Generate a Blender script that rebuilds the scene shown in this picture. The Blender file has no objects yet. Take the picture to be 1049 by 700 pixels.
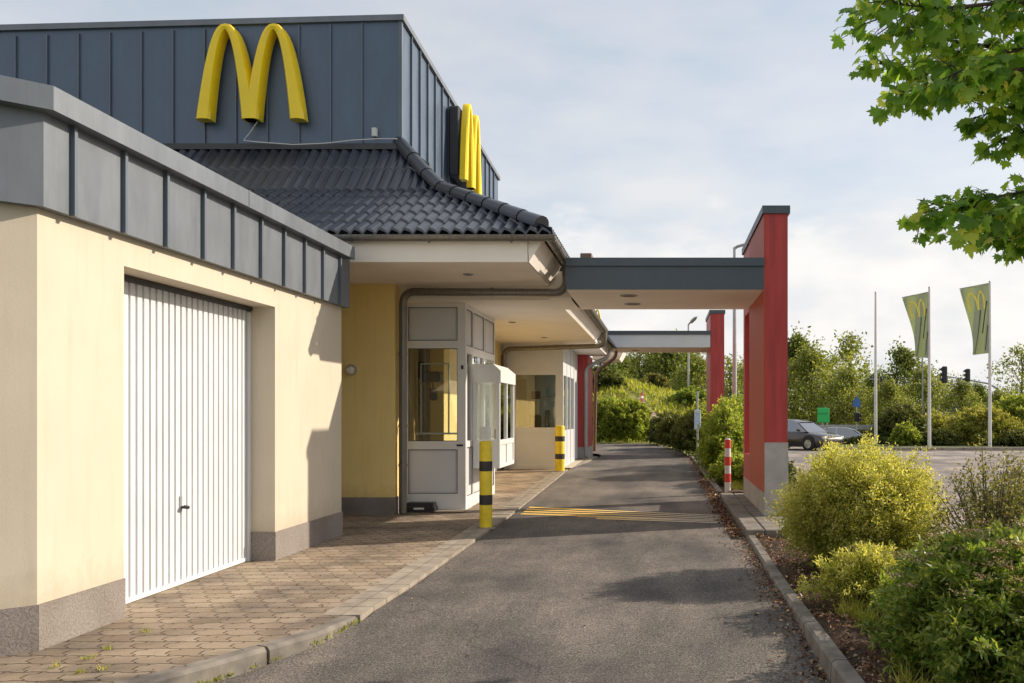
import bpy, math, random
import numpy as np
from mathutils import Vector, Matrix

R = math.radians
rnd = random.Random(7)
C = bpy.context.scene.collection

# ------------------------------------------------------------------ camera
H = 1.55
cd = bpy.data.cameras.new('camera'); cam = bpy.data.objects.new('camera', cd); C.objects.link(cam)
cam.location = (0, 0, H); cam.rotation_euler = (R(90), 0, 0)
cd.sensor_width = 36; cd.lens = 900 / 1049 * 36
cd.shift_x = -155.5 / 1049; cd.shift_y = 73 / 1049
cd.clip_start = .05; cd.clip_end = 3000
bpy.context.scene.camera = cam

# ------------------------------------------------------------------ sky, sun, exposure
SUN = Vector((1, .40, .57)).normalized()
el = math.asin(SUN.z); az = math.atan2(SUN.x, SUN.y)
w = bpy.data.worlds.new('World'); bpy.context.scene.world = w; w.use_nodes = True
nt = w.node_tree; nt.nodes.clear()
def N(t, typ, **kw):
    n = t.nodes.new(typ)
    for k, v in kw.items():
        if hasattr(n, k): setattr(n, k, v)
        else: n.inputs[k.replace('_', ' ')].default_value = v
    return n
sky = nt.nodes.new('ShaderNodeTexSky'); sky.sky_type = 'NISHITA'; sky.sun_disc = False
sky.sun_elevation = el; sky.sun_rotation = az; sky.altitude = 100; sky.dust_density = 2.5; sky.air_density = 1.0; sky.ozone_density = 1.0
tc = nt.nodes.new('ShaderNodeTexCoord')
mp = nt.nodes.new('ShaderNodeMapping'); mp.inputs['Scale'].default_value = (1.0, 1.0, 3.0); mp.inputs['Location'].default_value = (.35, 0, .1)
no = nt.nodes.new('ShaderNodeTexNoise'); no.inputs['Scale'].default_value = 1.9; no.inputs['Detail'].default_value = 9; no.inputs['Roughness'].default_value = .5
cr = nt.nodes.new('ShaderNodeValToRGB'); cr.color_ramp.elements[0].position = .42; cr.color_ramp.elements[0].color = (.0, .0, .0, 1); cr.color_ramp.elements[1].position = .68; cr.color_ramp.elements[1].color = (1, 1, 1, 1)
sx = nt.nodes.new('ShaderNodeSeparateXYZ')
hz = nt.nodes.new('ShaderNodeMapRange'); hz.inputs['From Min'].default_value = 0.0; hz.inputs['From Max'].default_value = .38; hz.inputs['To Min'].default_value = .92; hz.inputs['To Max'].default_value = .58
ad = nt.nodes.new('ShaderNodeMath'); ad.operation = 'MULTIPLY_ADD'; ad.inputs[1].default_value = .08; ad.use_clamp = True
n2 = nt.nodes.new('ShaderNodeTexNoise'); n2.inputs['Scale'].default_value = 5.5; n2.inputs['Detail'].default_value = 6
ccol = nt.nodes.new('ShaderNodeValToRGB'); ccol.color_ramp.elements[0].position = .36; ccol.color_ramp.elements[0].color = (4.6, 4.95, 5.35, 1); ccol.color_ramp.elements[1].position = .72; ccol.color_ramp.elements[1].color = (6.2, 6.0, 5.75, 1)
mx = nt.nodes.new('ShaderNodeMix'); mx.data_type = 'RGBA'
bg = nt.nodes.new('ShaderNodeBackground'); bg.inputs['Strength'].default_value = .105
wo = nt.nodes.new('ShaderNodeOutputWorld')
L = nt.links.new
n3 = nt.nodes.new('ShaderNodeTexNoise'); n3.inputs['Scale'].default_value = 7.5; n3.inputs['Detail'].default_value = 9; n3.inputs['Roughness'].default_value = .52
m3 = nt.nodes.new('ShaderNodeMapping'); m3.inputs['Scale'].default_value = (1, 1, 2.0); m3.inputs['Location'].default_value = (.8, .2, 0)
L(tc.outputs['Generated'], m3.inputs['Vector']); L(m3.outputs[0], n3.inputs['Vector'])
hh = nt.nodes.new('ShaderNodeMath'); hh.operation = 'MULTIPLY_ADD'; hh.inputs[1].default_value = .20
zneg = nt.nodes.new('ShaderNodeMath'); zneg.operation = 'MULTIPLY_ADD'; zneg.inputs[1].default_value = -1; zneg.inputs[2].default_value = .125
L(sx.outputs['Z'], zneg.inputs[0]); L(n3.outputs['Fac'], hh.inputs[0]); L(zneg.outputs[0], hh.inputs[2])
bank = nt.nodes.new('ShaderNodeMapRange'); bank.interpolation_type = 'SMOOTHSTEP'; bank.inputs['From Min'].default_value = .0; bank.inputs['From Max'].default_value = .045; bank.inputs['To Max'].default_value = .75
L(hh.outputs[0], bank.inputs['Value'])
bcol = nt.nodes.new('ShaderNodeValToRGB'); bcol.color_ramp.elements[0].position = .36; bcol.color_ramp.elements[0].color = (5.5, 5.5, 5.55, 1); bcol.color_ramp.elements[1].position = .62; bcol.color_ramp.elements[1].color = (6.8, 6.5, 6.15, 1)
n4 = nt.nodes.new('ShaderNodeTexNoise'); n4.inputs['Scale'].default_value = 11; n4.inputs['Detail'].default_value = 7; L(m3.outputs[0], n4.inputs['Vector']); L(n4.outputs['Fac'], bcol.inputs[0])
mb_ = nt.nodes.new('ShaderNodeMix'); mb_.data_type = 'RGBA'; L(bank.outputs[0], mb_.inputs['Factor']); L(bcol.outputs[0], mb_.inputs['B'])
L(tc.outputs['Generated'], mp.inputs['Vector']); L(mp.outputs[0], no.inputs['Vector']); L(mp.outputs[0], n2.inputs['Vector'])
L(no.outputs['Fac'], cr.inputs[0]); L(tc.outputs['Generated'], sx.inputs[0]); L(sx.outputs['Z'], hz.inputs['Value'])
L(cr.outputs[0], ad.inputs[0]); L(hz.outputs[0], ad.inputs[2]); L(ad.outputs[0], mx.inputs['Factor'])
L(n2.outputs['Fac'], ccol.inputs[0])
L(sky.outputs[0], mx.inputs['A']); L(ccol.outputs[0], mx.inputs['B']); L(mx.outputs['Result'], mb_.inputs['A']); L(mb_.outputs['Result'], bg.inputs[0]); L(bg.outputs[0], wo.inputs[0])
sd = bpy.data.lights.new('sun', 'SUN'); sd.energy = 3.7; sd.angle = R(.55); sd.color = (1.0, .88, .72)
so = bpy.data.objects.new('sun', sd); C.objects.link(so); so.rotation_euler = (-SUN).to_track_quat('-Z', 'Y').to_euler(); so.location = (20, 8, 20)
sc = bpy.context.scene
sc.view_settings.view_transform = 'Standard'; sc.view_settings.look = 'None'; sc.view_settings.exposure = .60; sc.view_settings.gamma = 1
sc.view_settings.use_curve_mapping = False
sc.cycles.max_bounces = 8; sc.cycles.diffuse_bounces = 4; sc.cycles.transparent_max_bounces = 12

# ------------------------------------------------------------------ materials
def new_mat(name):
    m = bpy.data.materials.new(name); m.use_nodes = True
    t = m.node_tree; b = t.nodes['Principled BSDF']
    return m, t, b
def ramp(t, src, stops):
    r = t.nodes.new('ShaderNodeValToRGB'); e = r.color_ramp.elements
    while len(e) < len(stops): e.new(.5)
    for i, (p, c) in enumerate(stops): e[i].position = p; e[i].color = (*c, 1)
    t.links.new(src, r.inputs[0]); return r.outputs[0]
def coords(t, scale=(1, 1, 1), kind='Object', rot=(0, 0, 0)):
    c = t.nodes.new('ShaderNodeTexCoord'); m = t.nodes.new('ShaderNodeMapping')
    m.inputs['Scale'].default_value = scale; m.inputs['Rotation'].default_value = rot
    t.links.new(c.outputs[kind], m.inputs[0]); return m.outputs[0]
def noise(t, vec, scale, detail=5, rough=.55):
    n = t.nodes.new('ShaderNodeTexNoise'); n.inputs['Scale'].default_value = scale; n.inputs['Detail'].default_value = detail; n.inputs['Roughness'].default_value = rough
    t.links.new(vec, n.inputs['Vector']); return n.outputs['Fac']
def mixc(t, f, a, b, mode='MIX'):
    m = t.nodes.new('ShaderNodeMix'); m.data_type = 'RGBA'; m.blend_type = mode
    for s, v in (('Factor', f), ('A', a), ('B', b)):
        if hasattr(v, 'links') or hasattr(v, 'is_linked'): t.links.new(v, m.inputs[s])
        elif s == 'Factor': m.inputs[s].default_value = v
        else: m.inputs[s].default_value = (*v, 1)
    return m.outputs['Result']
def bump(t, b, src, strength, dist=.01):
    n = t.nodes.new('ShaderNodeBump'); n.inputs['Strength'].default_value = strength; n.inputs['Distance'].default_value = dist
    t.links.new(src, n.inputs['Height']); t.links.new(n.outputs[0], b.inputs['Normal'])
def plain(name, col, rough=.6, metal=0, var=.12, scale=3, bmp=0, bscale=120, streak=False, spec=.5):
    m, t, b = new_mat(name)
    v = coords(t, (6, 6, .6) if streak else (1, 1, 1))
    n = noise(t, v, scale, 6)
    lo = tuple(c * (1 - var) for c in col); hi = tuple(min(1, c * (1 + var)) for c in col)
    t.links.new(ramp(t, n, [(.3, lo), (.7, hi)]), b.inputs['Base Color'])
    b.inputs['Roughness'].default_value = rough; b.inputs['Metallic'].default_value = metal
    b.inputs['Specular IOR Level'].default_value = spec
    if bmp:
        n2 = noise(t, coords(t), bscale, 3); bump(t, b, n2, bmp, .004)
    return m

M = {}
# render: cream stucco with fine grain and weak stains
def stucco(name, col, dirt):
    m, t, b = new_mat(name)
    v = coords(t); big = noise(t, v, 1.3, 6, .6); st = noise(t, coords(t, (5, 5, .5)), 2.2, 5)
    base = ramp(t, big, [(.3, tuple(c * .95 for c in col)), (.7, tuple(min(1, c * 1.04) for c in col))])
    s = ramp(t, st, [(.52, (0, 0, 0)), (.8, (1, 1, 1))])
    mul = t.nodes.new('ShaderNodeMath'); mul.operation = 'MULTIPLY'; mul.inputs[1].default_value = dirt; t.links.new(s, mul.inputs[0])
    t.links.new(mixc(t, mul.outputs[0], base, (col[0] * .66, col[1] * .62, col[2] * .55)), b.inputs['Base Color'])
    sz = t.nodes.new('ShaderNodeSeparateXYZ'); t.links.new(coords(t, (1, 1, 1), 'Object'), sz.inputs[0])
    zz = t.nodes.new('ShaderNodeMath'); zz.operation = 'MULTIPLY_ADD'; zz.inputs[1].default_value = .55; t.links.new(noise(t, v, 9, 6, .7), zz.inputs[0]); t.links.new(sz.outputs[2], zz.inputs[2])
    sp_ = ramp(t, zz.outputs[0], [(.50, (.84, .82, .78)), (.80, (1, 1, 1))])
    cur = b.inputs['Base Color'].links[0].from_socket
    t.links.new(mixc(t, 1.0, cur, sp_, 'MULTIPLY'), b.inputs['Base Color'])
    b.inputs['Roughness'].default_value = .88
    bump(t, b, noise(t, v, 140, 4, .7), .35, .004)
    return m
M['cream'] = stucco('cream_render', (.575, .505, .40), .25)
M['yellow'] = stucco('yellow_render', (.93, .70, .28), .25)
M['soffit'] = plain('soffit_paint', (.93, .87, .79), .7, var=.05, scale=1.5)
M['white'] = plain('white_paint', (.64, .65, .67), .38, var=.04, scale=2)
M['white_frame'] = plain('white_frame', (.74, .74, .73), .35, var=.03)
# plinth: grey pebbly render
def plinth_mat():
    m, t, b = new_mat('plinth_render'); v = coords(t)
    a = noise(t, v, 60, 6, .7); g = noise(t, v, 2.2, 5)
    c1 = ramp(t, a, [(.3, (.16, .14, .125)), (.7, (.34, .30, .27))])
    c2 = ramp(t, g, [(.4, (1, 1, 1)), (.75, (.72, .68, .64))])
    t.links.new(mixc(t, 1.0, c1, c2, 'MULTIPLY'), b.inputs['Base Color']); b.inputs['Roughness'].default_value = .92
    bump(t, b, a, .8, .008); return m
M['plinth'] = plinth_mat()
# zinc sheet
def zinc(name, col, rough=.42):
    m, t, b = new_mat(name); v = coords(t, (1, 1, .35)); n = noise(t, v, 3.5, 8, .65); s = noise(t, coords(t, (22, 22, .5)), 1.6, 4)
    c1 = ramp(t, n, [(.3, tuple(c * .82 for c in col)), (.7, tuple(c * 1.15 for c in col))])
    c2 = ramp(t, s, [(.45, (1, 1, 1)), (.62, (.97, .97, .97)), (.8, (.86, .86, .88))])
    t.links.new(mixc(t, 1.0, c1, c2, 'MULTIPLY'), b.inputs['Base Color'])
    b.inputs['Metallic'].default_value = .12
    r = t.nodes.new('ShaderNodeMapRange'); r.inputs['To Min'].default_value = rough - .08; r.inputs['To Max'].default_value = rough + .15
    t.links.new(n, r.inputs['Value']); t.links.new(r.outputs[0], b.inputs['Roughness'])
    b.inputs['Specular IOR Level'].default_value = .9; bump(t, b, noise(t, coords(t), 1.8, 3), .35, .02)
    return m
M['zinc'] = zinc('weathered_zinc', (.138, .157, .182), .42)
M['zinc_blue'] = zinc('blue_zinc', (.060, .098, .160), .38)
M['zinc_seam'] = plain('zinc_seam', (.13, .155, .19), .5, .3, var=.1)
M['anthracite'] = zinc('anthracite_sheet', (.045, .065, .085))
M['gutter'] = plain('gutter_zinc', (.20, .185, .165), .38, .5, var=.2, scale=5, streak=True)
M['gutter_grey'] = plain('grey_downpipe', (.33, .33, .33), .45, .3, var=.12)
M['brown_pipe'] = plain('brown_pipe', (.22, .13, .11), .5, .2)
def tile_mat():
    m, t, b = new_mat('anthracite_tiles'); v = coords(t); n = noise(t, v, 2.5, 7)
    t.links.new(ramp(t, n, [(.3, (.011, .016, .026)), (.7, (.025, .032, .045))]), b.inputs['Base Color'])
    b.inputs['Roughness'].default_value = .30; b.inputs['Specular IOR Level'].default_value = .8; b.inputs['Coat Weight'].default_value = .15; b.inputs['Coat Roughness'].default_value = .28
    bump(t, b, noise(t, v, 60, 3), .15, .004); return m
M['tile'] = tile_mat()
M['yellow_plastic'] = plain('yellow_acrylic', (.95, .68, .012), .3, var=.05)
M['black'] = plain('black_plastic', (.018, .018, .02), .45, var=.2)
M['dark_metal'] = plain('dark_metal', (.05, .052, .055), .45, .3)
M['red'] = plain('red_paint', (.42, .045, .042), .5, var=.24, scale=1.7, streak=True, bmp=.2)
M['red_bounce'] = plain('red_bounce_tint', (.42, .050, .022), .55, var=.10, scale=1.5, streak=True, bmp=.2)  # oranger copy of the red, bounced light put into the colour
M['concrete'] = plain('concrete', (.20, .175, .148), .9, var=.38, scale=5, bmp=.5, bscale=90)
M['concrete_light'] = plain('light_concrete', (.31, .262, .208), .9, var=.3, scale=5, bmp=.5, bscale=90)
M['pillar_concrete'] = plain('pillar_render', (.42, .39, .36), .9, var=.14, scale=4, bmp=.6, bscale=70)
M['galv'] = plain('galvanised_steel', (.42, .43, .43), .45, .6, var=.1)
M['lamp_grey'] = plain('lamp_grey', (.35, .36, .37), .5, .2)
M['bollard_yellow'] = plain('bollard_yellow', (.74, .56, .02), .45, var=.14, scale=7)
M['bollard_black'] = plain('bollard_black', (.03, .026, .024), .5, var=.3, scale=12)
M['post_red'] = plain('post_red', (.62, .05, .035), .5, var=.1)
M['post_white'] = plain('post_white', (.66, .65, .62), .5, var=.08)
M['rubber'] = plain('rubber', (.02, .02, .02), .8)
M['rim'] = plain('wheel_rim', (.5, .5, .5), .3, .8)
M['bark'] = plain('bark', (.12, .095, .07), .9, var=.35, scale=9, bmp=.8, bscale=30)
M['twig'] = plain('twig', (.075, .055, .04), .85, var=.3, scale=9)
M['green_board'] = plain('green_board', (.03, .52, .13), .45, var=.06)
M['blue_sign'] = plain('blue_sign', (.06, .16, .42), .4)
M['pale_blue'] = plain('pale_blue_board', (.50, .62, .80), .4, var=.12, scale=10)
M['red_sign'] = plain('red_sign', (.28, .015, .015), .4)
M['far_wall'] = plain('far_wall', (.22, .28, .36), .7)
M['far_roof'] = plain('far_roof', (.16, .17, .19), .8)
M['mid_grey'] = plain('mid_grey', (.20, .20, .19), .7)
M['lens'] = plain('lamp_lens', (.7, .68, .6), .2)
def glass_mat(name, tint, refl):
    m, t, b = new_mat(name); t.nodes.remove(b); out = t.nodes['Material Output']
    g = t.nodes.new('ShaderNodeBsdfGlossy'); g.inputs['Roughness'].default_value = .01; g.inputs['Color'].default_value = (1, 1, 1, 1)
    tr = t.nodes.new('ShaderNodeBsdfTransparent'); tr.inputs['Color'].default_value = (*tint, 1)
    fr = t.nodes.new('ShaderNodeFresnel'); fr.inputs['IOR'].default_value = 1.5
    a = t.nodes.new('ShaderNodeMath'); a.operation = 'MULTIPLY_ADD'; a.inputs[1].default_value = 1.3; a.inputs[2].default_value = refl; a.use_clamp = True
    mx = t.nodes.new('ShaderNodeMixShader'); t.links.new(fr.outputs[0], a.inputs[0]); t.links.new(a.outputs[0], mx.inputs[0])
    t.links.new(tr.outputs[0], mx.inputs[1]); t.links.new(g.outputs[0], mx.inputs[2]); t.links.new(mx.outputs[0], out.inputs[0])
    # wavy pane
    bp = t.nodes.new('ShaderNodeBump'); bp.inputs['Strength'].default_value = .06; bp.inputs['Distance'].default_value = .02
    t.links.new(noise(t, coords(t), 2.0, 2), bp.inputs['Height']); t.links.new(bp.outputs[0], g.inputs['Normal'])
    return m
M['glass'] = glass_mat('window_glass', (.86, .9, .86), .10)
M['car_glass'] = glass_mat('car_glass', (.25, .28, .28), .25)
def carpaint(name, col):
    m, t, b = new_mat(name); b.inputs['Base Color'].default_value = (*col, 1); b.inputs['Roughness'].default_value = .25; b.inputs['Metallic'].default_value = .3
    b.inputs['Coat Weight'].default_value = .8; b.inputs['Coat Roughness'].default_value = .05; return m
M['car_brown'] = carpaint('dark_brown_paint', (.06, .045, .045)); M['car_silver'] = carpaint('silver_paint', (.45, .48, .52))

def asphalt(name, dark, light, patch=True):
    m, t, b = new_mat(name); v = coords(t)
    f = noise(t, v, 75, 4, .85); g = noise(t, v, .55, 7, .62); g2 = noise(t, coords(t, (1.6, .35, 1)), 1.1, 6, .6)
    vo = t.nodes.new('ShaderNodeTexVoronoi'); vo.inputs['Scale'].default_value = 95; t.links.new(v, vo.inputs['Vector'])
    c0 = ramp(t, f, [(.36, tuple(c * .28 for c in dark)), (.5, dark), (.66, tuple(c * 1.7 for c in light))])
    c1 = mixc(t, 1.0, c0, ramp(t, g, [(.34, (.52, .52, .54)), (.64, (1.26, 1.2, 1.12))]), 'MULTIPLY')
    c2 = mixc(t, 1.0, c1, ramp(t, g2, [(.35, (.66, .66, .68)), (.65, (1.24, 1.2, 1.14))]), 'MULTIPLY')
    # cracks
    vc = t.nodes.new('ShaderNodeTexVoronoi'); vc.feature = 'DISTANCE_TO_EDGE'; vc.inputs['Scale'].default_value = .16
    wv = t.nodes.new('ShaderNodeVectorMath'); wv.operation = 'ADD'
    nn = t.nodes.new('ShaderNodeTexNoise'); nn.inputs['Scale'].default_value = 2.5; nn.inputs['Detail'].default_value = 5; t.links.new(v, nn.inputs['Vector'])
    t.links.new(v, wv.inputs[0]); t.links.new(nn.outputs['Color'], wv.inputs[1]); t.links.new(wv.outputs[0], vc.inputs['Vector'])
    ck = ramp(t, vc.outputs['Distance'], [(.0, (.62, .62, .62)), (.004, (1, 1, 1))])
    c3 = mixc(t, 1.0, c2, ck, 'MULTIPLY')
    t.links.new(c3, b.inputs['Base Color']); b.inputs['Roughness'].default_value = .85; b.inputs['Specular IOR Level'].default_value = .35
    bump(t, b, f, .7, .006); return m
M['asphalt'] = asphalt('asphalt', (.130, .119, .111), (.212, .196, .184))
M['lot'] = asphalt('pale_asphalt', (.27, .245, .23), (.34, .31, .29))

def paver_mat():
    m, t, b = new_mat('clay_pavers'); c = t.nodes.new('ShaderNodeTexCoord')
    sp = t.nodes.new('ShaderNodeSeparateXYZ'); t.links.new(c.outputs['Object'], sp.inputs[0])
    def tri(src, period, amp):
        a = t.nodes.new('ShaderNodeMath'); a.operation = 'PINGPONG'; a.inputs[1].default_value = period / 2; t.links.new(src, a.inputs[0])
        r = t.nodes.new('ShaderNodeMapRange'); r.interpolation_type = 'SMOOTHSTEP'
        r.inputs['From Min'].default_value = period * .17; r.inputs['From Max'].default_value = period * .33; r.inputs['To Min'].default_value = -amp; r.inputs['To Max'].default_value = amp
        t.links.new(a.outputs[0], r.inputs['Value']); return r.outputs[0]
    def add(a, b_):
        n = t.nodes.new('ShaderNodeMath'); t.links.new(a, n.inputs[0]); t.links.new(b_, n.inputs[1]); return n.outputs[0]
    X = add(sp.outputs['X'], tri(sp.outputs['Y'], .175, .022)); Y = add(sp.outputs['Y'], tri(sp.outputs['X'], .22, .006))
    cb = t.nodes.new('ShaderNodeCombineXYZ'); t.links.new(X, cb.inputs[0]); t.links.new(Y, cb.inputs[1])
    br = t.nodes.new('ShaderNodeTexBrick'); t.links.new(cb.outputs[0], br.inputs['Vector'])
    br.inputs['Scale'].default_value = 1; br.inputs['Brick Width'].default_value = .22; br.inputs['Row Height'].default_value = .175
    br.inputs['Mortar Size'].default_value = .007; br.inputs['Mortar Smooth'].default_value = .3; br.inputs['Bias'].default_value = -.1
    br.inputs['Color1'].default_value = (.27, .212, .155, 1); br.inputs['Color2'].default_value = (.37, .305, .235, 1); br.inputs['Mortar'].default_value = (.07, .05, .032, 1)
    v = coords(t); f = noise(t, v, 110, 5, .7); g = noise(t, v, 1.4, 6, .6)
    c1 = mixc(t, 1.0, br.outputs['Color'], ramp(t, f, [(.3, (.7, .7, .7)), (.7, (1.25, 1.22, 1.18))]), 'MULTIPLY')
    c2 = mixc(t, 1.0, c1, ramp(t, g, [(.35, (.55, .53, .54)), (.58, (1.1, 1.07, 1.03))]), 'MULTIPLY')
    ms = noise(t, v, 3.1, 6, .7)
    mf = t.nodes.new('ShaderNodeMath'); mf.operation = 'MULTIPLY'; t.links.new(br.outputs['Fac'], mf.inputs[0]); t.links.new(ramp(t, ms, [(.56, (0, 0, 0)), (.66, (1, 1, 1))]), mf.inputs[1])
    t.links.new(mixc(t, mf.outputs[0], c2, (.13, .15, .035)), b.inputs['Base Color']); b.inputs['Roughness'].default_value = .88
    inv = t.nodes.new('ShaderNodeMath'); inv.operation = 'MULTIPLY_ADD'; inv.inputs[1].default_value = -1; inv.inputs[2].default_value = 1; t.links.new(br.outputs['Fac'], inv.inputs[0])
    ms2 = t.nodes.new('ShaderNodeMath'); ms2.operation = 'MULTIPLY_ADD'; ms2.inputs[1].default_value = .25; t.links.new(f, ms2.inputs[0]); t.links.new(inv.outputs[0], ms2.inputs[2])
    bump(t, b, ms2.outputs[0], .9, .012); return m
M['paver'] = paver_mat()
def soil_mat(name, a, b_, c_):
    m, t, b = new_mat(name); v = coords(t); f = noise(t, v, 45, 8, .75); g = noise(t, v, 2.4, 6)
    c1 = ramp(t, f, [(.3, a), (.5, b_), (.72, c_)])
    t.links.new(mixc(t, 1.0, c1, ramp(t, g, [(.35, (.6, .6, .6)), (.65, (1.15, 1.1, 1.05))]), 'MULTIPLY'), b.inputs['Base Color'])
    b.inputs['Roughness'].default_value = .95; bump(t, b, f, 1, .03); return m
M['soil'] = soil_mat('soil', (.035, .022, .015), (.11, .065, .042), (.24, .15, .10))
M['grassland'] = soil_mat('grassland', (.045, .07, .014), (.10, .13, .03), (.20, .20, .06))
M['hill'] = soil_mat('hill_grass', (.14, .18, .02), (.27, .28, .05), (.42, .36, .12))
M['path'] = soil_mat('pink_gravel', (.30, .20, .15), (.42, .30, .24), (.5, .38, .30))
def sun_stripe_mat():  # stripes of sunlight as colour, yellow turning off-white along x, broken by noise
    m, t, b = new_mat('sun_stripe_tint'); v = coords(t)
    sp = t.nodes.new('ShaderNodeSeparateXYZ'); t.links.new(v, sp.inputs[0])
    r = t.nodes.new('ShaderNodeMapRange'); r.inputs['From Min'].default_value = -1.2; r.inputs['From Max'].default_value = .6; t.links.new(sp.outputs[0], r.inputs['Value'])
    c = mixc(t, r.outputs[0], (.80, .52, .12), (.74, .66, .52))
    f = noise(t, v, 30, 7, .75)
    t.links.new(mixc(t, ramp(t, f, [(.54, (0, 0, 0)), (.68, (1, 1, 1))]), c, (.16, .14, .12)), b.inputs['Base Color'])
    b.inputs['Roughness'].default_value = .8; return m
M['sun_stripe'] = sun_stripe_mat()

def leaf_mat(name, stops, trans=.35, tip=None, rough=.5):
    m, t, b = new_mat(name); out = t.nodes['Material Output']
    ge = t.nodes.new('ShaderNodeNewGeometry')
    col = ramp(t, ge.outputs['Random Per Island'], stops)
    if tip:
        at = t.nodes.new('ShaderNodeAttribute'); at.attribute_name = 'tip'
        col = mixc(t, at.outputs['Fac'], col, ramp(t, ge.outputs['Random Per Island'], tip))
    t.links.new(col, b.inputs['Base Color']); b.inputs['Roughness'].default_value = rough; b.inputs['Specular IOR Level'].default_value = .35
    tl = t.nodes.new('ShaderNodeBsdfTranslucent'); t.links.new(mixc(t, 1.0, col, (1.5, 1.5, .7), 'MULTIPLY'), tl.inputs['Color'])
    mx = t.nodes.new('ShaderNodeMixShader'); mx.inputs[0].default_value = trans
    t.links.new(b.outputs[0], mx.inputs[1]); t.links.new(tl.outputs[0], mx.inputs[2]); t.links.new(mx.outputs[0], out.inputs[0])
    return m
M['lf_gold'] = leaf_mat('golden_leaves', [(0, (.12, .16, .018)), (.5, (.27, .31, .035)), (1, (.44, .43, .07))], .46, tip=[(0, (.50, .50, .10)), (.6, (.76, .68, .24)), (1, (.86, .76, .44))])
M['lf_green'] = leaf_mat('green_leaves', [(0, (.05, .11, .02)), (.5, (.15, .25, .04)), (1, (.36, .40, .09))], .45, tip=[(0, (.16, .25, .04)), (1, (.42, .42, .12))], rough=.38)
M['lf_dark'] = leaf_mat('dark_leaves', [(0, (.03, .05, .012)), (.6, (.06, .095, .02)), (1, (.13, .15, .035))], .3, tip=[(0, (.12, .15, .04)), (1, (.30, .28, .09))])
M['lf_olive'] = leaf_mat('olive_leaves', [(0, (.06, .07, .02)), (.6, (.12, .13, .035)), (1, (.22, .19, .06))], .35, tip=[(0, (.20, .20, .06)), (1, (.42, .36, .14))])
M['lf_fresh'] = leaf_mat('fresh_leaves', [(0, (.09, .16, .02)), (.5, (.17, .26, .035)), (1, (.32, .36, .06))], .5, tip=[(0, (.26, .33, .06)), (1, (.50, .47, .13))])
M['lf_yellowgreen'] = leaf_mat('yellow_green_leaves', [(0, (.15, .20, .03)), (.5, (.27, .31, .05)), (1, (.42, .41, .10))], .4, tip=[(0, (.30, .29, .07)), (1, (.46, .38, .12))])
M['lf_maple'] = leaf_mat('maple_leaves', [(0, (.10, .21, .035)), (.4, (.20, .35, .06)), (.85, (.36, .50, .10)), (1, (.70, .68, .12))], .62, rough=.42)
M['lf_tree'] = leaf_mat('tree_leaves', [(0, (.08, .115, .025)), (.5, (.14, .18, .04)), (1, (.25, .27, .07))], .42)
M['lf_tree2'] = leaf_mat('pale_tree_leaves', [(0, (.14, .17, .04)), (.5, (.23, .26, .06)), (1, (.36, .36, .11))], .42)
M['flower'] = leaf_mat('faded_flowers', [(0, (.24, .15, .07)), (1, (.50, .36, .20))], .1)
M['litter'] = leaf_mat('dry_leaves', [(0, (.08, .035, .02)), (.5, (.22, .10, .05)), (.8, (.36, .21, .11)), (1, (.50, .38, .22))], .05)
M['dry_grass'] = leaf_mat('grass_blades', [(0, (.20, .25, .03)), (.6, (.36, .37, .06)), (1, (.52, .46, .14))], .4)
def flag_mat():
    return leaf_mat('flag_cloth', [(0, (.42, .46, .36)), (1, (.46, .50, .39))], .35, rough=.8)
M['flag'] = flag_mat(); M['flag_yellow'] = plain('flag_print', (.80, .68, .12), .7); M['flag_dark'] = plain('flag_line', (.05, .06, .045), .7)

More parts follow.
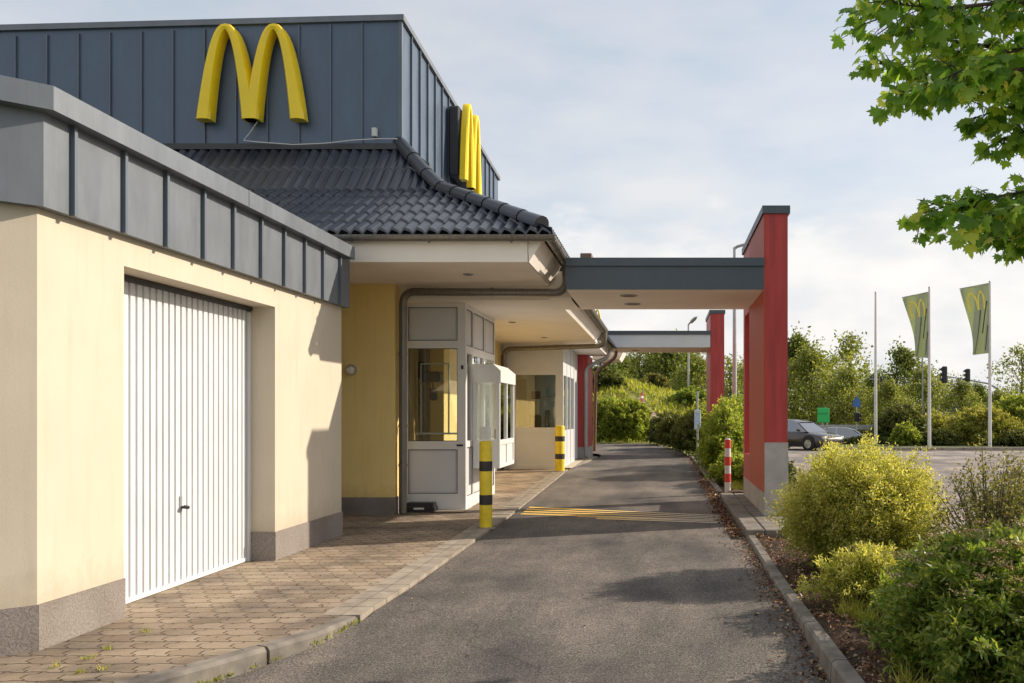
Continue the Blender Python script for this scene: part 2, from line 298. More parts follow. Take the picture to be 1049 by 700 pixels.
# ------------------------------------------------------------------ object helpers
ORI = {}
def tag(o, label=None, cat=None, group=None, kind=None):
    if label: o['label'] = label
    if cat: o['category'] = cat
    if group: o['group'] = group
    if kind: o['kind'] = kind
    return o
def thing(name, loc, label, cat, group=None):
    o = bpy.data.objects.new(name, None); C.objects.link(o); o.location = loc; o.empty_display_size = .2
    ORI[o] = Vector(loc); return tag(o, label, cat, group)
def mesh_obj(name, me, mat, parent=None):
    o = bpy.data.objects.new(name, me); C.objects.link(o)
    if mat is not None and not me.materials: me.materials.append(M[mat] if isinstance(mat, str) else mat)
    if parent is not None:
        o.parent = parent; ORI[o] = ORI[parent].copy()
    else: ORI[o] = Vector((0, 0, 0))
    return o
class MB:
    def __init__(s): s.v = []; s.f = []; s.cuts = []
    def add(s, vs, fs):
        s.cuts.append((len(s.v), len(s.f))); n = len(s.v); s.v += [tuple(p) for p in vs]; s.f += [tuple(i + n for i in f) for f in fs]; return s
    def box(s, x0, x1, y0, y1, z0, z1):
        vs = [(x, y, z) for z in (z0, z1) for y in (y0, y1) for x in (x0, x1)]
        return s.add(vs, [(0, 2, 3, 1), (4, 5, 7, 6), (0, 1, 5, 4), (2, 6, 7, 3), (0, 4, 6, 2), (1, 3, 7, 5)])
    def bbox(s, x0, x1, y0, y1, z0, z1, b=.01):
        # box with chamfered vertical and horizontal edges (3 inset slabs hull)
        bm_v = []
        for sx_, xs in ((0, x0), (1, x1)):
            for sy_, ys in ((0, y0), (1, y1)):
                for sz_, zs in ((0, z0), (1, z1)):
                    dx = b if sx_ == 0 else -b; dy = b if sy_ == 0 else -b; dz = b if sz_ == 0 else -b
                    bm_v += [(xs, ys + dy, zs + dz), (xs + dx, ys, zs + dz), (xs + dx, ys + dy, zs)]
        import bmesh
        bm = bmesh.new(); vv = [bm.verts.new(p) for p in bm_v]
        bmesh.ops.convex_hull(bm, input=vv); bm.verts.index_update()
        vs = [tuple(q.co) for q in bm.verts]; fs = [tuple(q.index for q in f.verts) for f in bm.faces]; bm.free()
        return s.add(vs, fs)
    def prism(s, poly, axis, a, b):
        n = len(poly)
        def P(u, v, t_):
            return {'x': (t_, u, v), 'y': (u, t_, v), 'z': (u, v, t_)}[axis]
        vs = [P(u, v, a) for u, v in poly] + [P(u, v, b) for u, v in poly]
        fs = [tuple(range(n))[::-1], tuple(range(n, 2 * n))] + [(i, (i + 1) % n, n + (i + 1) % n, n + i) for i in range(n)]
        return s.add(vs, fs)
    def tube(s, pts, r, seg=10, cap=True):
        pts = [Vector(p) for p in pts]; rs = r if isinstance(r, (list, tuple)) else [r] * len(pts)
        vs = []; fs = []; up = None
        for i, p in enumerate(pts):
            d = (pts[min(i + 1, len(pts) - 1)] - pts[max(i - 1, 0)]).normalized()
            if up is None: up = d.orthogonal().normalized()
            u = (up - d * up.dot(d)).normalized(); up = u; w_ = d.cross(u)
            for k in range(seg):
                a = 2 * math.pi * k / seg; vs.append(p + (u * math.cos(a) + w_ * math.sin(a)) * rs[i])
        for i in range(len(pts) - 1):
            for k in range(seg):
                fs.append((i * seg + k, i * seg + (k + 1) % seg, (i + 1) * seg + (k + 1) % seg, (i + 1) * seg + k))
        if cap: fs += [tuple(range(seg))[::-1], tuple(range((len(pts) - 1) * seg, len(pts) * seg))]
        return s.add(vs, fs)
    def each(s, name, mat, parent=None, smooth=False):
        out = []
        for (v0, f0), (v1, f1) in zip(s.cuts, s.cuts[1:] + [(len(s.v), len(s.f))]):
            m = MB(); m.v = s.v[v0:v1]; m.f = [tuple(i - v0 for i in f) for f in s.f[f0:f1]]
            out.append(m.build(name, mat, parent, smooth))
        return out
    def build(s, name, mat, parent=None, smooth=False):
        me = bpy.data.meshes.new(name); o_ = ORI[parent] if parent is not None else Vector((0, 0, 0))
        me.from_pydata([(x - o_.x, y - o_.y, z - o_.z) for x, y, z in s.v], [], s.f)
        import bmesh
        bm = bmesh.new(); bm.from_mesh(me); bmesh.ops.recalc_face_normals(bm, faces=bm.faces); bm.to_mesh(me); bm.free()
        if smooth:
            me.polygons.foreach_set('use_smooth', [True] * len(me.polygons))
            try: me.set_sharp_from_angle(angle=R(35))
            except Exception: pass
        return mesh_obj(name, me, mat, parent)
def bent(pts, r=.08, n=5):
    # polyline with rounded corners
    pts = [Vector(p) for p in pts]; out = [pts[0]]
    for i in range(1, len(pts) - 1):
        a, b, c = pts[i - 1], pts[i], pts[i + 1]
        p0 = b + (a - b).normalized() * r; p1 = b + (c - b).normalized() * r
        for k in range(n + 1):
            t_ = k / n; out.append(p0 * (1 - t_) ** 2 + b * 2 * t_ * (1 - t_) + p1 * t_ ** 2)
    return out + [pts[-1]]
def struct(name, mb, mat, smooth=False):
    return tag(mb.build(name, mat, None, smooth), kind='structure')
def copy_tree(o, parent=None):
    c = o.copy(); C.objects.link(c); c.parent = parent; ORI[c] = ORI.get(o, Vector())
    for ch in list(o.children): copy_tree(ch, c)
    return c
def at(px, py, Y): return Vector(((px - 680) * Y / 900, Y, H - (py - 423) * Y / 900))

# ------------------------------------------------------------------ ground levels
def interp(x, pts):
    if x <= pts[0][0]: return pts[0][1]
    for (a, va), (b, vb) in zip(pts, pts[1:]):
        if x <= b: return va + (vb - va) * (x - a) / (b - a)
    return pts[-1][1]
def gp(Y): return interp(Y, [(13, 0), (26, .2), (40, .25)])
def gl(Y): return gp(Y) + interp(Y, [(5.6, -.11), (7.0, -.018), (60, -.018)])
def kx(Y): return interp(Y, [(2.0, -7.5), (3.0, -5.6), (3.6, -5.0), (4.1, -3.95), (4.7, -3.25), (5.3, -2.84), (5.8, -2.6), (6.2, -2.42), (6.7, -2.32), (8, -2.29), (22.5, -2.40), (25.5, -2.08), (28, -2.0), (29.5, -2.3)])
def kr(Y): return interp(Y, [(0, 1.10), (5, 1.02), (8, .99), (10.8, 1.02), (16, 1.0), (26, .82), (32, .5), (40, -1)])
YS = [1.2 + .2 * i for i in range(30)] + [7.4 + .6 * i for i in range(60)]
def strip(x0, x1, z, Ya, Yb, nx=1):
    mb = MB(); ys = [Ya] + [y for y in YS if Ya < y < Yb] + [Yb]; vs = []; fs = []
    for y in ys:
        a, b = x0(y), x1(y)
        for k in range(nx + 1): vs.append((a + (b - a) * k / nx, y, z(y)))
    for i in range(len(ys) - 1):
        for k in range(nx):
            q = i * (nx + 1) + k; fs.append((q, q + 1, q + nx + 2, q + nx + 1))
    return mb.add(vs, fs)
g = MB(); n = 24
for i in range(n):
    pass
g.add([(-1500, -200, -.6), (1500, -200, -.6), (1500, 2500, -.6), (-1500, 2500, -.6)], [(0, 1, 2, 3)])
struct('ground', g, 'grassland')
# lane: runs under the kerbs both sides, widens to the left at the far end
struct('lane', strip(lambda y: kx(y) + .03 if y < 29.5 else kx(y) - (y - 29.5) * 2.2, lambda y: kr(y) + .05, gl, 1.2, 38), 'asphalt')
struct('pavement', strip(lambda y: -9.5, lambda y: kx(y) - .115, gp, 1.2, 6.72, 4), 'paver'); struct('pavement', strip(lambda y: -9.5, lambda y: kx(y) - .28, gp, 6.72, 29, 4), 'paver')

# left kerb stones, flush slabs further up
mb = MB()
s_ = 1.9
pts = []
yy = 1.3
while yy < 6.7: pts.append((kx(yy), yy)); yy += .02
acc = [0]
for a, b in zip(pts, pts[1:]): acc.append(acc[-1] + math.hypot(b[0] - a[0], b[1] - a[1]))
def along(d):
    for i in range(len(acc) - 1):
        if acc[i + 1] >= d:
            t_ = (d - acc[i]) / (acc[i + 1] - acc[i] + 1e-9); return pts[i][0] + (pts[i + 1][0] - pts[i][0]) * t_, pts[i][1] + (pts[i + 1][1] - pts[i][1]) * t_
    return pts[-1]
d = acc[-1]
while d > 1.0:
    a, b = d - .025, max(d - .95, 0)
    q = [along(b + (a - b) * k / 8) for k in range(9)]
    sec = []
    for k, (x, y) in enumerate(q):
        x2, y2 = q[min(k + 1, 8)]; x1, y1 = q[max(k - 1, 0)]
        t_ = Vector((x2 - x1, y2 - y1, 0)).normalized(); nrm = Vector((-t_.y, t_.x, 0))  # to the left (pavement side)
        zt = gp(y) + .006; P_ = Vector((x, y, 0))
        jj = rnd.uniform(-.002, .002)
        sec.append([P_ + Vector((0, 0, gl(y) - .1)), P_ + Vector((0, 0, zt - .025)), P_ + nrm * .022 + Vector((0, 0, zt + jj)), P_ + nrm * .12 + Vector((0, 0, zt + jj)), P_ + nrm * .12 + Vector((0, 0, gl(y) - .1))])
    vs = [p for s2 in sec for p in s2]; fs = []
    for i in range(8):
        for k in range(5): fs.append((i * 5 + k, i * 5 + (k + 1) % 5, (i + 1) * 5 + (k + 1) % 5, (i + 1) * 5 + k))
    fs += [(0, 1, 2, 3, 4), (44, 43, 42, 41, 40)]
    mb.add(vs, fs); d -= .95
struct('kerb', mb, 'concrete')
mb = MB(); y = 6.72
while y < 27:
    l = .30
    mb.add([(kx(y) - .15, y, gp(y) + .004), (kx(y) - .002, y, gp(y) + .004), (kx(y + l) - .002, y + l - .01, gp(y) + .004), (kx(y + l) - .15, y + l - .01, gp(y) + .004),
            (kx(y) - .15, y, gp(y) - .1), (kx(y) - .002, y, gp(y) - .1), (kx(y + l) - .002, y + l - .01, gp(y) - .1), (kx(y + l) - .15, y + l - .01, gp(y) - .1)],
           [(0, 1, 2, 3), (0, 4, 5, 1), (1, 5, 6, 2), (2, 6, 7, 3), (3, 7, 4, 0)])
    mb.add([(kx(y) - .305, y, gp(y) + .002), (kx(y) - .158, y, gp(y) + .002), (kx(y + l) - .158, y + l - .01, gp(y) + .002), (kx(y + l) - .305, y + l - .01, gp(y) + .002)], [(0, 1, 2, 3)])
    y += l
struct('kerb', mb, 'concrete_light')
# right kerb
mb = MB(); y = 1.4
while y < 27:
    if not (10.4 < y < 16.0):
        l = .98
        for (xa, xb) in ((0, .10),):
            vs = []
            for yv in (y, y + l):
                x = kr(yv); zt = gp(yv) + .035
                vs += [(x, yv, gl(yv) - .1), (x + .012, yv, zt - .02), (x + .03, yv, zt), (x + .11, yv, zt), (x + .11, yv, gl(yv) - .1)]
            mb.add(vs, [(0, 1, 6, 5), (1, 2, 7, 6), (2, 3, 8, 7), (3, 4, 9, 8), (0, 4, 3, 2, 1), (5, 6, 7, 8, 9)])
    y += 1.0
struct('kerb', mb, 'concrete')
# low kerb between near bed and island
mb = MB()
mb.bbox(1.0, 1.11, 10.42, 10.86, -.1, .0, .008)
struct('kerb', mb, 'concrete')
# planting beds
def bed(name, x0, x1, Ya, Yb, nx=14, amp=.03):
    mb = MB(); ny = int((Yb - Ya) / .2); vs = []; fs = []
    for j in range(ny + 1):
        y = Ya + (Yb - Ya) * j / ny
        for i in range(nx + 1):
            x = x0(y) + (x1(y) - x0(y)) * i / nx
            e = 0 if i in (0, nx) else amp * (math.sin(x * 7 + y * 3) + math.sin(y * 5.1 - x * 4)) + .03
            vs.append((x, y, gp(y) - .005 + e))
    for j in range(ny):
        for i in range(nx): q = j * (nx + 1) + i; fs.append((q, q + 1, q + nx + 2, q + nx + 1))
    return struct(name, mb.add(vs, fs), 'soil', True)
bed('planting_bed', lambda y: kr(y) + .108, lambda y: 3.1, 1.4, 10.9)
bed('planting_bed', lambda y: kr(y) + .108, lambda y: 2.9, 16.0, 27.5)
# parking lot right of the beds
def zl(x, y): return interp(y, [(12, -.04), (45, -.24)])
mb = MB()
vs = []; fs = []
xs = [0, .25, .6, 1]
ylist = [1.2, 6, 10.9, 15.9, 20, 27, 34, 40, 46]
for y in ylist:
    x0 = 3.1 if y <= 10.9 else (2.2 if y <= 15.95 else 2.9)
    for k in range(5): vs.append((x0 + (60 - x0) * k / 4, y, zl(0, y)))
for j in range(len(ylist) - 1):
    for k in range(4): q = j * 5 + k; fs.append((q, q + 1, q + 6, q + 5))
mb.add(vs, fs); struct('parking_lot', mb, 'lot')
mb = MB(); mb.bbox(3.1, 3.2, 1.4, 10.95, -.2, .05, .01); mb.bbox(2.9, 3.0, 15.95, 27.5, -.2, .12, .01); struct('kerb', mb, 'concrete')
# island slab under the first pillar
mb = MB(); y = 10.9
for (a, b) in ((10.9, 12.35), (12.36, 13.9), (13.91, 15.9)):
    mb.bbox(1.02, 1.25, a, b, -.15, .10, .012); mb.bbox(1.26, 2.25, a, b, -.15, .098, .012)
struct('kerb', mb, 'concrete')
# sunlight through the pillar slot, painted as stripes across the lane
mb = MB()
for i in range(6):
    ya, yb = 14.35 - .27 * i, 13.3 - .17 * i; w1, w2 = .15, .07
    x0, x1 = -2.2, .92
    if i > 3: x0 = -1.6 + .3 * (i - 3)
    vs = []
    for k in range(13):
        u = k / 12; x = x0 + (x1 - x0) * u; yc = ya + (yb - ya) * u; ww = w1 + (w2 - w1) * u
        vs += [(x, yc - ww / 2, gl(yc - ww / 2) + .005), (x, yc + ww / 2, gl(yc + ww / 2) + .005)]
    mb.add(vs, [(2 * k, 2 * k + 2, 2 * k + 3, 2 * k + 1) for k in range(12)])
struct('painted_sun_stripes', mb, 'sun_stripe')

def hillz(x, y):
    a = math.exp(-((x + 9) / 10) ** 2) * 2.6 + 1.15 * math.exp(-((x + 1) / 5) ** 2) + .3
    k = min(max((y - 40) / 10, 0), 1); k = k * k * (3 - 2 * k); b = 1 if y < 60 else max(0, 1 - (y - 60) / 25)
    e = 1 if x < 3 else max(0, 1 - (x - 3) / 7)
    return .2 - 1.2 * min(max((x - 3) / 4, 0), 1) + a * k * b * e + .10 * math.sin(x * 1.1 + 1.7 * math.sin(y * .6)) * math.sin(y * .8 + x * .3)

# ------------------------------------------------------------------ garage
XG = -4.08; YA, YB = 5.72, 11.12
gar = thing('garage_building', (-6, 8, 0), 'low cream flat roofed garage wing with seamed grey metal fascia and white door', 'garage building')
DY0, DY1, DZ = 6.64, 9.22, 2.66
ch = Vector((-math.sin(R(48)), -math.cos(R(48)), 0))   # chamfered wall runs back left towards the camera
cx2, cy2 = XG + ch.x * 4.2, YA + ch.y * 4.2
t_ = .28
mb = MB()
mb.box(XG - t_, XG, YA, DY0, .0, 2.95); mb.box(XG - t_, XG, DY1, YB, .0, 2.95); mb.box(XG - t_, XG, DY0 + 0, DY1, DZ, 2.95)
mb.box(-9, XG - t_, YB - t_, YB, 0, 2.95)
nrm = Vector((ch.y, -ch.x, 0)); nrm = -nrm if nrm.x < 0 and nrm.y > 0 else nrm
if nrm.y > 0: nrm = -nrm
inn = -nrm * t_
A = Vector((XG, YA, 0)); B = Vector((cx2, cy2, 0))
mb.prism([(A.x, A.y), (B.x, B.y), (B.x + inn.x, B.y + inn.y), (A.x - t_, A.y)], 'z', 0, 2.95)
mb.build('wall', 'cream', gar)
# plinth proud by 12 mm
p = .012; PH = .30
mb = MB()
mb.box(XG - .02, XG + p, YA + .0, DY0 + .0, -.02, PH); mb.box(XG - .25, XG + p, DY1 - p, YB + p, -.02, PH)
mb.prism([(A.x + p, A.y - .002), (B.x + nrm.x * p, B.y + nrm.y * p), (B.x - .03, B.y + .03), (A.x - .03, A.y)], 'z', -.02, PH)
mb.each('plinth', 'plinth', gar)
# metal fascia and coping
FX = XG + .07
A2 = Vector((FX, YA - .04, 0)); B2 = A2 + ch * 4.3
mb = MB()
mb.box(FX - .3, FX, YA - .04, YB + .10, 2.885, 3.50); mb.box(-9, FX - .3, YB - .05, YB + .10, 2.885, 3.5)
mb.prism([(A2.x, A2.y), (B2.x, B2.y), (B2.x - .3, B2.y + .3), (A2.x - .3, A2.y)], 'z', 2.885, 3.5)
fas = mb.build('fascia', 'zinc', gar)
mb = MB()
for y in (5.95, 6.51, 7.06, 7.63, 8.16, 8.72, 9.25, 9.78, 10.30, 10.84): mb.box(FX - .005, FX + .032, y - .016, y + .016, 2.88, 3.495)
for k in range(1, 7):
    c_ = A2 + ch * (.62 * k); mb.prism([(c_.x, c_.y), (c_.x + nrm.x * .03, c_.y + nrm.y * .03), (c_.x + nrm.x * .03 + ch.x * .02, c_.y + nrm.y * .03 + ch.y * .02), (c_.x + ch.x * .02, c_.y + ch.y * .02)], 'z', 2.88, 3.495)
mb.each('seam', 'zinc_seam', gar)
CX = XG + .17
A3 = Vector((CX, YA - .09, 0)); B3 = A3 + ch * 4.4
mb = MB()
mb.box(CX - .5, CX, YA - .09, YB + .0, 3.49, 3.645); mb.box(-9, CX - .5, YB - .2, YB + .0, 3.49, 3.645)
mb.prism([(A3.x, A3.y), (B3.x, B3.y), (B3.x - .5, B3.y + .5), (A3.x - .5, A3.y)], 'z', 3.49, 3.645)
mb.box(CX - .02, CX + .004, 8.28, 8.30, 3.486, 3.649)
mb.build('coping', 'zinc', gar)
mb = MB(); mb.add([(-9, 3.2, 3.52), (CX - .3, 5.9, 3.52), (CX - .3, YB, 3.52), (-9, YB, 3.52)], [(0, 1, 2, 3)]); mb.build('roof', 'mid_grey', gar)
# garage door
XD = XG - .27
ph = (DY1 - DY0 - .10) / 26
mb = MB(); prof = []
y = DY0 + .05
for k in range(26):
    a = y + k * ph
    prof += [(XD, a), (XD, a + ph * .68), (XD - .028, a + ph * .74), (XD - .028, a + ph * .95)]
prof.append((XD, DY1 - .05))
vs = [(x, yv, .045) for x, yv in prof] + [(x, yv, 2.612) for x, yv in prof]; nP = len(prof)
mb.add(vs, [(i, i + 1, nP + i + 1, nP + i) for i in range(nP - 1)])
door = mb.build('door', 'white', gar); door['label'] = 'white up-and-over garage door with vertical ribs'
mb = MB(); mb.box(XD - .05, XD + .02, DY0, DY0 + .05, 0, 2.6); mb.box(XD - .05, XD + .02, DY1 - .05, DY1, 0, 2.6); mb.box(XD - .02, XD + .012, DY0 + .05, DY1 - .05, .008, .045)
mb.build('frame', 'white_frame', door)
mb = MB(); mb.box(XD - .05, XD + .035, DY0 + .002, DY1 - .002, 2.615, 2.657); mb.build('lintel', 'dark_metal', door)
mb = MB(); hy = 7.90
mb.bbox(XD, XD + .012, hy - .018, hy + .018, .66, .80, .003); mb.build('handle_plate', 'galv', door)
mb = MB(); mb.tube([(XD + .01, hy, .70), (XD + .055, hy, .70)], .013, 10); mb.tube([(XD + .05, hy - .02, .705), (XD + .055, hy + .035, .695)], .016, 10); mb.build('handle', 'black', door, True)

# ------------------------------------------------------------------ restaurant
res = thing('restaurant_building', (-6, 18, 0), 'fast food restaurant with dark tiled hip roof and blue seamed metal upper box', 'restaurant')
XE, YE = -1.46, 11.25            # eave corner
XU, YU = -4.17, 13.96            # upper box corner
XW = -4.08; ZS = 3.50; ZC = 3.286
# walls
mb = MB(); mb.box(-17, XW, 13.3, 13.55, .0, 3.7); mb.box(XW - .25, XW, 13.55, 13.9, 0, 3.6)
mb.box(XW - .25, XW, 16.3, 22.0, .0, 3.5); mb.box(-11, XW - .25, 30, 30.2, 0, 3.5); mb.box(XW - .25, XW, 24.8, 30.2, 0, 3.5)
mb.build('wall', 'yellow', res)
mb = MB(); mb.box(-11, XW + .01, 13.285, 13.35, -.02, .27); mb.box(XW - .1, XW + .01, 13.35, 13.88, -.02, .27); mb.box(XW - .1, XW + .012, 16.31, 21.99, -.02, .35); mb.each('plinth', 'plinth', res)
mb = MB(); mb.box(-7.0, -6.9, 13.55, 30, 0, 3.5); mb.box(-6.9, XW - .25, 17.2, 17.3, 0, 3.28); mb.add([(-6.9, 13.55, .02), (-3.1, 13.55, .02), (-3.1, 22, .02), (-6.9, 22, .02)], [(0, 1, 2, 3)])
mb.add([(-6.9, 22, .17), (-2.3, 22, .17), (-2.3, 26, .19), (-6.9, 26, .19)], [(0, 1, 2, 3)])
mb.build('interior_wall', 'cream', res)
# soffits
mb = MB()
mb.prism([(11.36, ZS), (13.56, ZS), (13.56, 3.8), (11.33, 3.76)], 'x', -17, -1.76)
sof = mb.build('soffit', 'soffit', res)
mb = MB()   # slanted side of eave box
mb.add([(-1.745, 11.36, ZS), (-1.745, 13.4, ZS), (-1.56, 13.4, 3.78), (-1.56, 11.335, 3.78), (-1.765, 11.36, 3.78), (-1.765, 13.4, 3.78)], [(0, 1, 2, 3), (0, 3, 4), (1, 5, 2), (0, 4, 5, 1), (4, 3, 2, 5)])
mb.build('eave_board', 'soffit', res)
mb = MB(); mb.box(-7, -1.42, 13.56, 14.8, ZC, 3.7); mb.box(-7, -1.66, 14.8, 21.9, ZC - .001, 3.45); mb.box(-7, -1.72, 21.9, 26.9, ZC - .003, 3.45); mb.build('soffit', 'soffit', res)
mb = MB(); mb.add([(-1.66, 14.802, ZC), (-1.66, 21.3, ZC), (-1.50, 21.3, 3.50), (-1.50, 14.802, 3.50), (-1.7, 14.802, 3.5), (-1.7, 21.3, 3.5)], [(0, 1, 2, 3), (0, 3, 4), (1, 5, 2), (0, 4, 5, 1), (4, 3, 2, 5)])
mb.box(-1.75, -1.42, 13.42, 14.79, 3.30, 3.71)
mb.build('eave_board', 'soffit', res)
# spot lamps in soffits
for (x, y, z) in ((-2.75, 12.35, ZS), (-2.9, 16.8, ZC), (-2.75, 20.2, ZC)):
    mb = MB(); mb.tube([(x, y, z - .012), (x, y, z + .01)], .075, 20); q = mb.build('spotlight', 'galv', res)
    mb = MB(); mb.tube([(x, y, z - .016), (x, y, z - .0125)], .05, 16); mb.build('lens', 'dark_metal', q)
# roof profile: s = distance in plan from the eave
def rz(s): return 3.872 + (s * 1.02 / 1.94 if s <= 1.94 else 1.02 + (s - 1.94) * .86 / .77)
SROWS = [0, .388, .776, 1.164, 1.552, 1.94, 2.335, 2.74]
def tiles(front, x_from, x_to, drop=0):
    vs = []; fs = []; npw = 10; wv = .160
    base = 0
    nx = int((x_to - x_from) / wv * npw)
    for r_ in range(len(SROWS) - 1):
        s0, s1 = SROWS[r_] - .035, SROWS[r_ + 1] + .0
        for j, (s, off) in enumerate(((s0, .006), (s0, .040), ((s0 + s1) / 2, .026), (s1, .012))):
            for i in range(nx + 1):
                u = x_from + (x_to - x_from) * i / nx
                ph_ = (i % npw) / npw + (.5 if False else 0)
                wz = .027 * (math.sin(2 * math.pi * ph_) + .35 * math.sin(4 * math.pi * ph_ + .6))
                lim = (XE - max(s, 0)) if front else None
                if front:
                    uu = min(u, lim + .02); vs.append((uu, YE + s, rz(s) + off + wz))
                else:
                    uu = max(u, YE + s - .02) if drop == 0 else u
                    vs.append((XE - s, uu, rz(s) + off + wz - drop))
        for j in range(3):
            for i in range(nx):
                q = base + j * (nx + 1) + i; fs.append((q, q + 1, q + nx + 2, q + nx + 1))
        base += 4 * (nx + 1)
    return vs, fs
mb = MB(); mb.add(*tiles(True, -17.1, -1.3)); mb.build('roof', 'tile', res, True)
mb = MB(); mb.add(*tiles(False, 11.2, 14.85)); mb.add(*tiles(False, 14.8, 26.9, .38)); mb.build('roof', 'tile', res, True)
mb = MB()   # gable closure beside the drop
mb.add([(XE - s, 14.82, rz(s)) for s in (0, 1.94, 2.72)] + [(XE - s, 14.82, rz(s) - .45) for s in (2.72, 1.94, 0)], [(0, 1, 4, 5), (1, 2, 3, 4)])
mb.build('flashing', 'zinc_seam', res)
# hip ridge tiles
hip = lambda s: Vector((XE - s, YE + s, rz(s) + .05))
ss = [.12 + i * (2.62 / 9.0) for i in range(10)]
for i in range(9):
    a, b = hip(ss[i]), hip(ss[i + 1] + .03)
    mb = MB(); dd = (b - a).normalized(); side = Vector((1, 1, 0)).normalized(); upv = side.cross(dd); upv = upv if upv.z > 0 else -upv
    vs = []
    for (p_, r_) in ((a, .115), (a + (b - a) * .12, .112), (b, .102)):
        for k in range(9):
            an = math.pi * (k / 8 * 1.24 - .12); vs.append(p_ + side * math.cos(an) * r_ + upv * math.sin(an) * r_)
    fs = [(j * 9 + k, j * 9 + k + 1, (j + 1) * 9 + k + 1, (j + 1) * 9 + k) for j in range(2) for k in range(8)]
    vs += [a + side * math.cos(math.pi * (k / 8 * 1.24 - .12)) * .095 + upv * math.sin(math.pi * (k / 8 * 1.24 - .12)) * .095 for k in range(9)]
    fs += [(k, 27 + k, 28 + k, k + 1) for k in range(8)] + [tuple(range(27, 36))]
    mb.add(vs, fs); mb.build('ridge_tile', 'tile', res, True)
# gutters
def gutter(x_or_y, a, b, z, axis, r=.075):
    mb = MB(); prof = []
    for k in range(13):
        an = math.pi + math.pi * k / 12; prof.append((x_or_y + r * math.cos(an), z + r * math.sin(an)))
    prof += [(x_or_y + r + .008, z + .006), (x_or_y + r + .004, z + .014), (x_or_y + r - .01, z + .008)]
    inner = [(x_or_y + (r - .006) * math.cos(math.pi + math.pi * k / 12), z + (r - .006) * math.sin(math.pi + math.pi * k / 12)) for k in range(12, -1, -1)]
    mb.prism(prof + inner, axis, a, b); return mb
mb = gutter(YE - .02, -17, XE + .075, 3.815, 'x'); mb.build('gutter', 'gutter', res, True)
mb = gutter(XE + .0, YE - .06, 13.42, 3.812, 'y'); mb.build('gutter', 'gutter', res, True)
mb = gutter(-1.42, 14.83, 21.25, 3.535, 'y'); mb.build('gutter', 'gutter', res, True)
mb = gutter(-1.62, 21.4, 26.7, 3.5, 'y'); mb.build('gutter', 'gutter', res, True)
for x in (-8, -7, -6, -5, -4, -3.0, -1.95):
    mb = MB(); pr = [(YE - .02 + .08 * math.cos(math.pi + math.pi * k / 8), 3.815 + .08 * math.sin(math.pi + math.pi * k / 8)) for k in range(9)]
    pr2 = [(YE - .02 + .074 * math.cos(math.pi + math.pi * k / 8), 3.815 + .074 * math.sin(math.pi + math.pi * k / 8)) for k in range(8, -1, -1)]
    mb.prism(pr + pr2, 'x', x - .015, x + .015); mb.box(x - .012, x + .012, YE - .03, YE - .01, 3.72, 3.74); mb.build('gutter_bracket', 'gutter', res)
for y in (11.9, 12.6, 13.3): 
    mb = MB(); pr = [(XE + .082 * math.cos(math.pi + math.pi * k / 8), 3.812 + .082 * math.sin(math.pi + math.pi * k / 8)) for k in range(9)]
    pr2 = [(XE + .075 * math.cos(math.pi + math.pi * k / 8), 3.812 + .075 * math.sin(math.pi + math.pi * k / 8)) for k in range(8, -1, -1)]
    mb.prism(pr + pr2, 'y', y - .03, y + .03); mb.build('gutter_bracket', 'gutter', res)
# downpipes
def pipe(pts, r, mat, clamps=()):
    mb = MB(); mb.tube(bent(pts, .20, 8), r, 14); q = mb.build('downpipe', mat, res, True)
    for (x, y, z, ax) in clamps:
        m2 = MB(); dv = Vector((0, 0, .02)) if ax == 'z' else Vector((.02, 0, 0)); c_ = Vector((x, y, z))
        m2.tube([c_ - dv, c_ + dv], r + .008, 12); m2.build('clamp', 'gutter', q, True)
pipe([(XE, 13.12, 3.76), (XE, 13.18, 3.42), (XE - .02, 13.2, 3.36), (-3.98, 13.42, 3.375), (-4.0, 13.42, .03)][0:1] + [(XE, 13.14, 3.345), (-3.985, 13.42, 3.40), (-3.985, 13.42, .02)], .06, 'gutter',
     ((-3.985, 13.42, 2.45, 'z'), (-3.985, 13.42, 1.35, 'z'), (-3.985, 13.42, .75, 'z'), (-2.6, 13.28, 3.375, 'x')))
pipe([(-1.42, 21.1, 3.5), (-1.42, 21.15, 3.16), (-3.95, 21.75, 3.13), (-3.95, 21.75, .2)], .06, 'gutter', ((-2.6, 21.43, 3.145, 'x'),))
pipe([(-1.62, 26.4, 3.46), (-1.62, 26.4, 3.25), (-2.32, 26.2, 2.9), (-2.32, 26.2, .25)], .055, 'gutter_grey')
pipe([(-1.55, 28.6, 3.6), (-1.55, 28.6, 3.35), (-2.2, 28.5, 2.9), (-2.25, 28.5, .3)], .055, 'brown_pipe')
# upper box
ub = MB(); ZB = 5.6; zt = lambda x, y: 7.86 - min(-x + XU, 9) * .037 - (y - YU) * .045
X2, Y2 = -17.0, 22.1
cs = [(XU, YU), (XU, Y2), (X2, Y2), (X2, YU)]
ub.add([(x, y, ZB - .6) for x, y in cs] + [(x, y, zt(x, y) - .08) for x, y in cs], [(0, 1, 5, 4), (1, 2, 6, 5), (2, 3, 7, 6), (3, 0, 4, 7), (4, 5, 6, 7)])
upper = ub.build('upper_storey', 'zinc_blue', res)
mb = MB()
for k in range(1, 25):
    x = XU - .50 * k - .12; mb.prism([(x - .012, YU - .03), (x + .012, YU - .03), (x + .012, YU + .01), (x - .012, YU + .01)], 'z', ZB, zt(x, YU) - .1)
for k in range(1, 16):
    y = YU + .50 * k; mb.prism([(XU - .01, y - .013), (XU + .035, y - .013), (XU + .035, y + .013), (XU - .01, y + .013)], 'z', ZB - .3, zt(XU, y) - .1)
mb.box(XU - .04, XU + .012, YU - .012, YU + .05, ZB - .1, 7.78)
mb.each('seam', 'zinc_seam', upper)
mb = MB(); o_ = .05
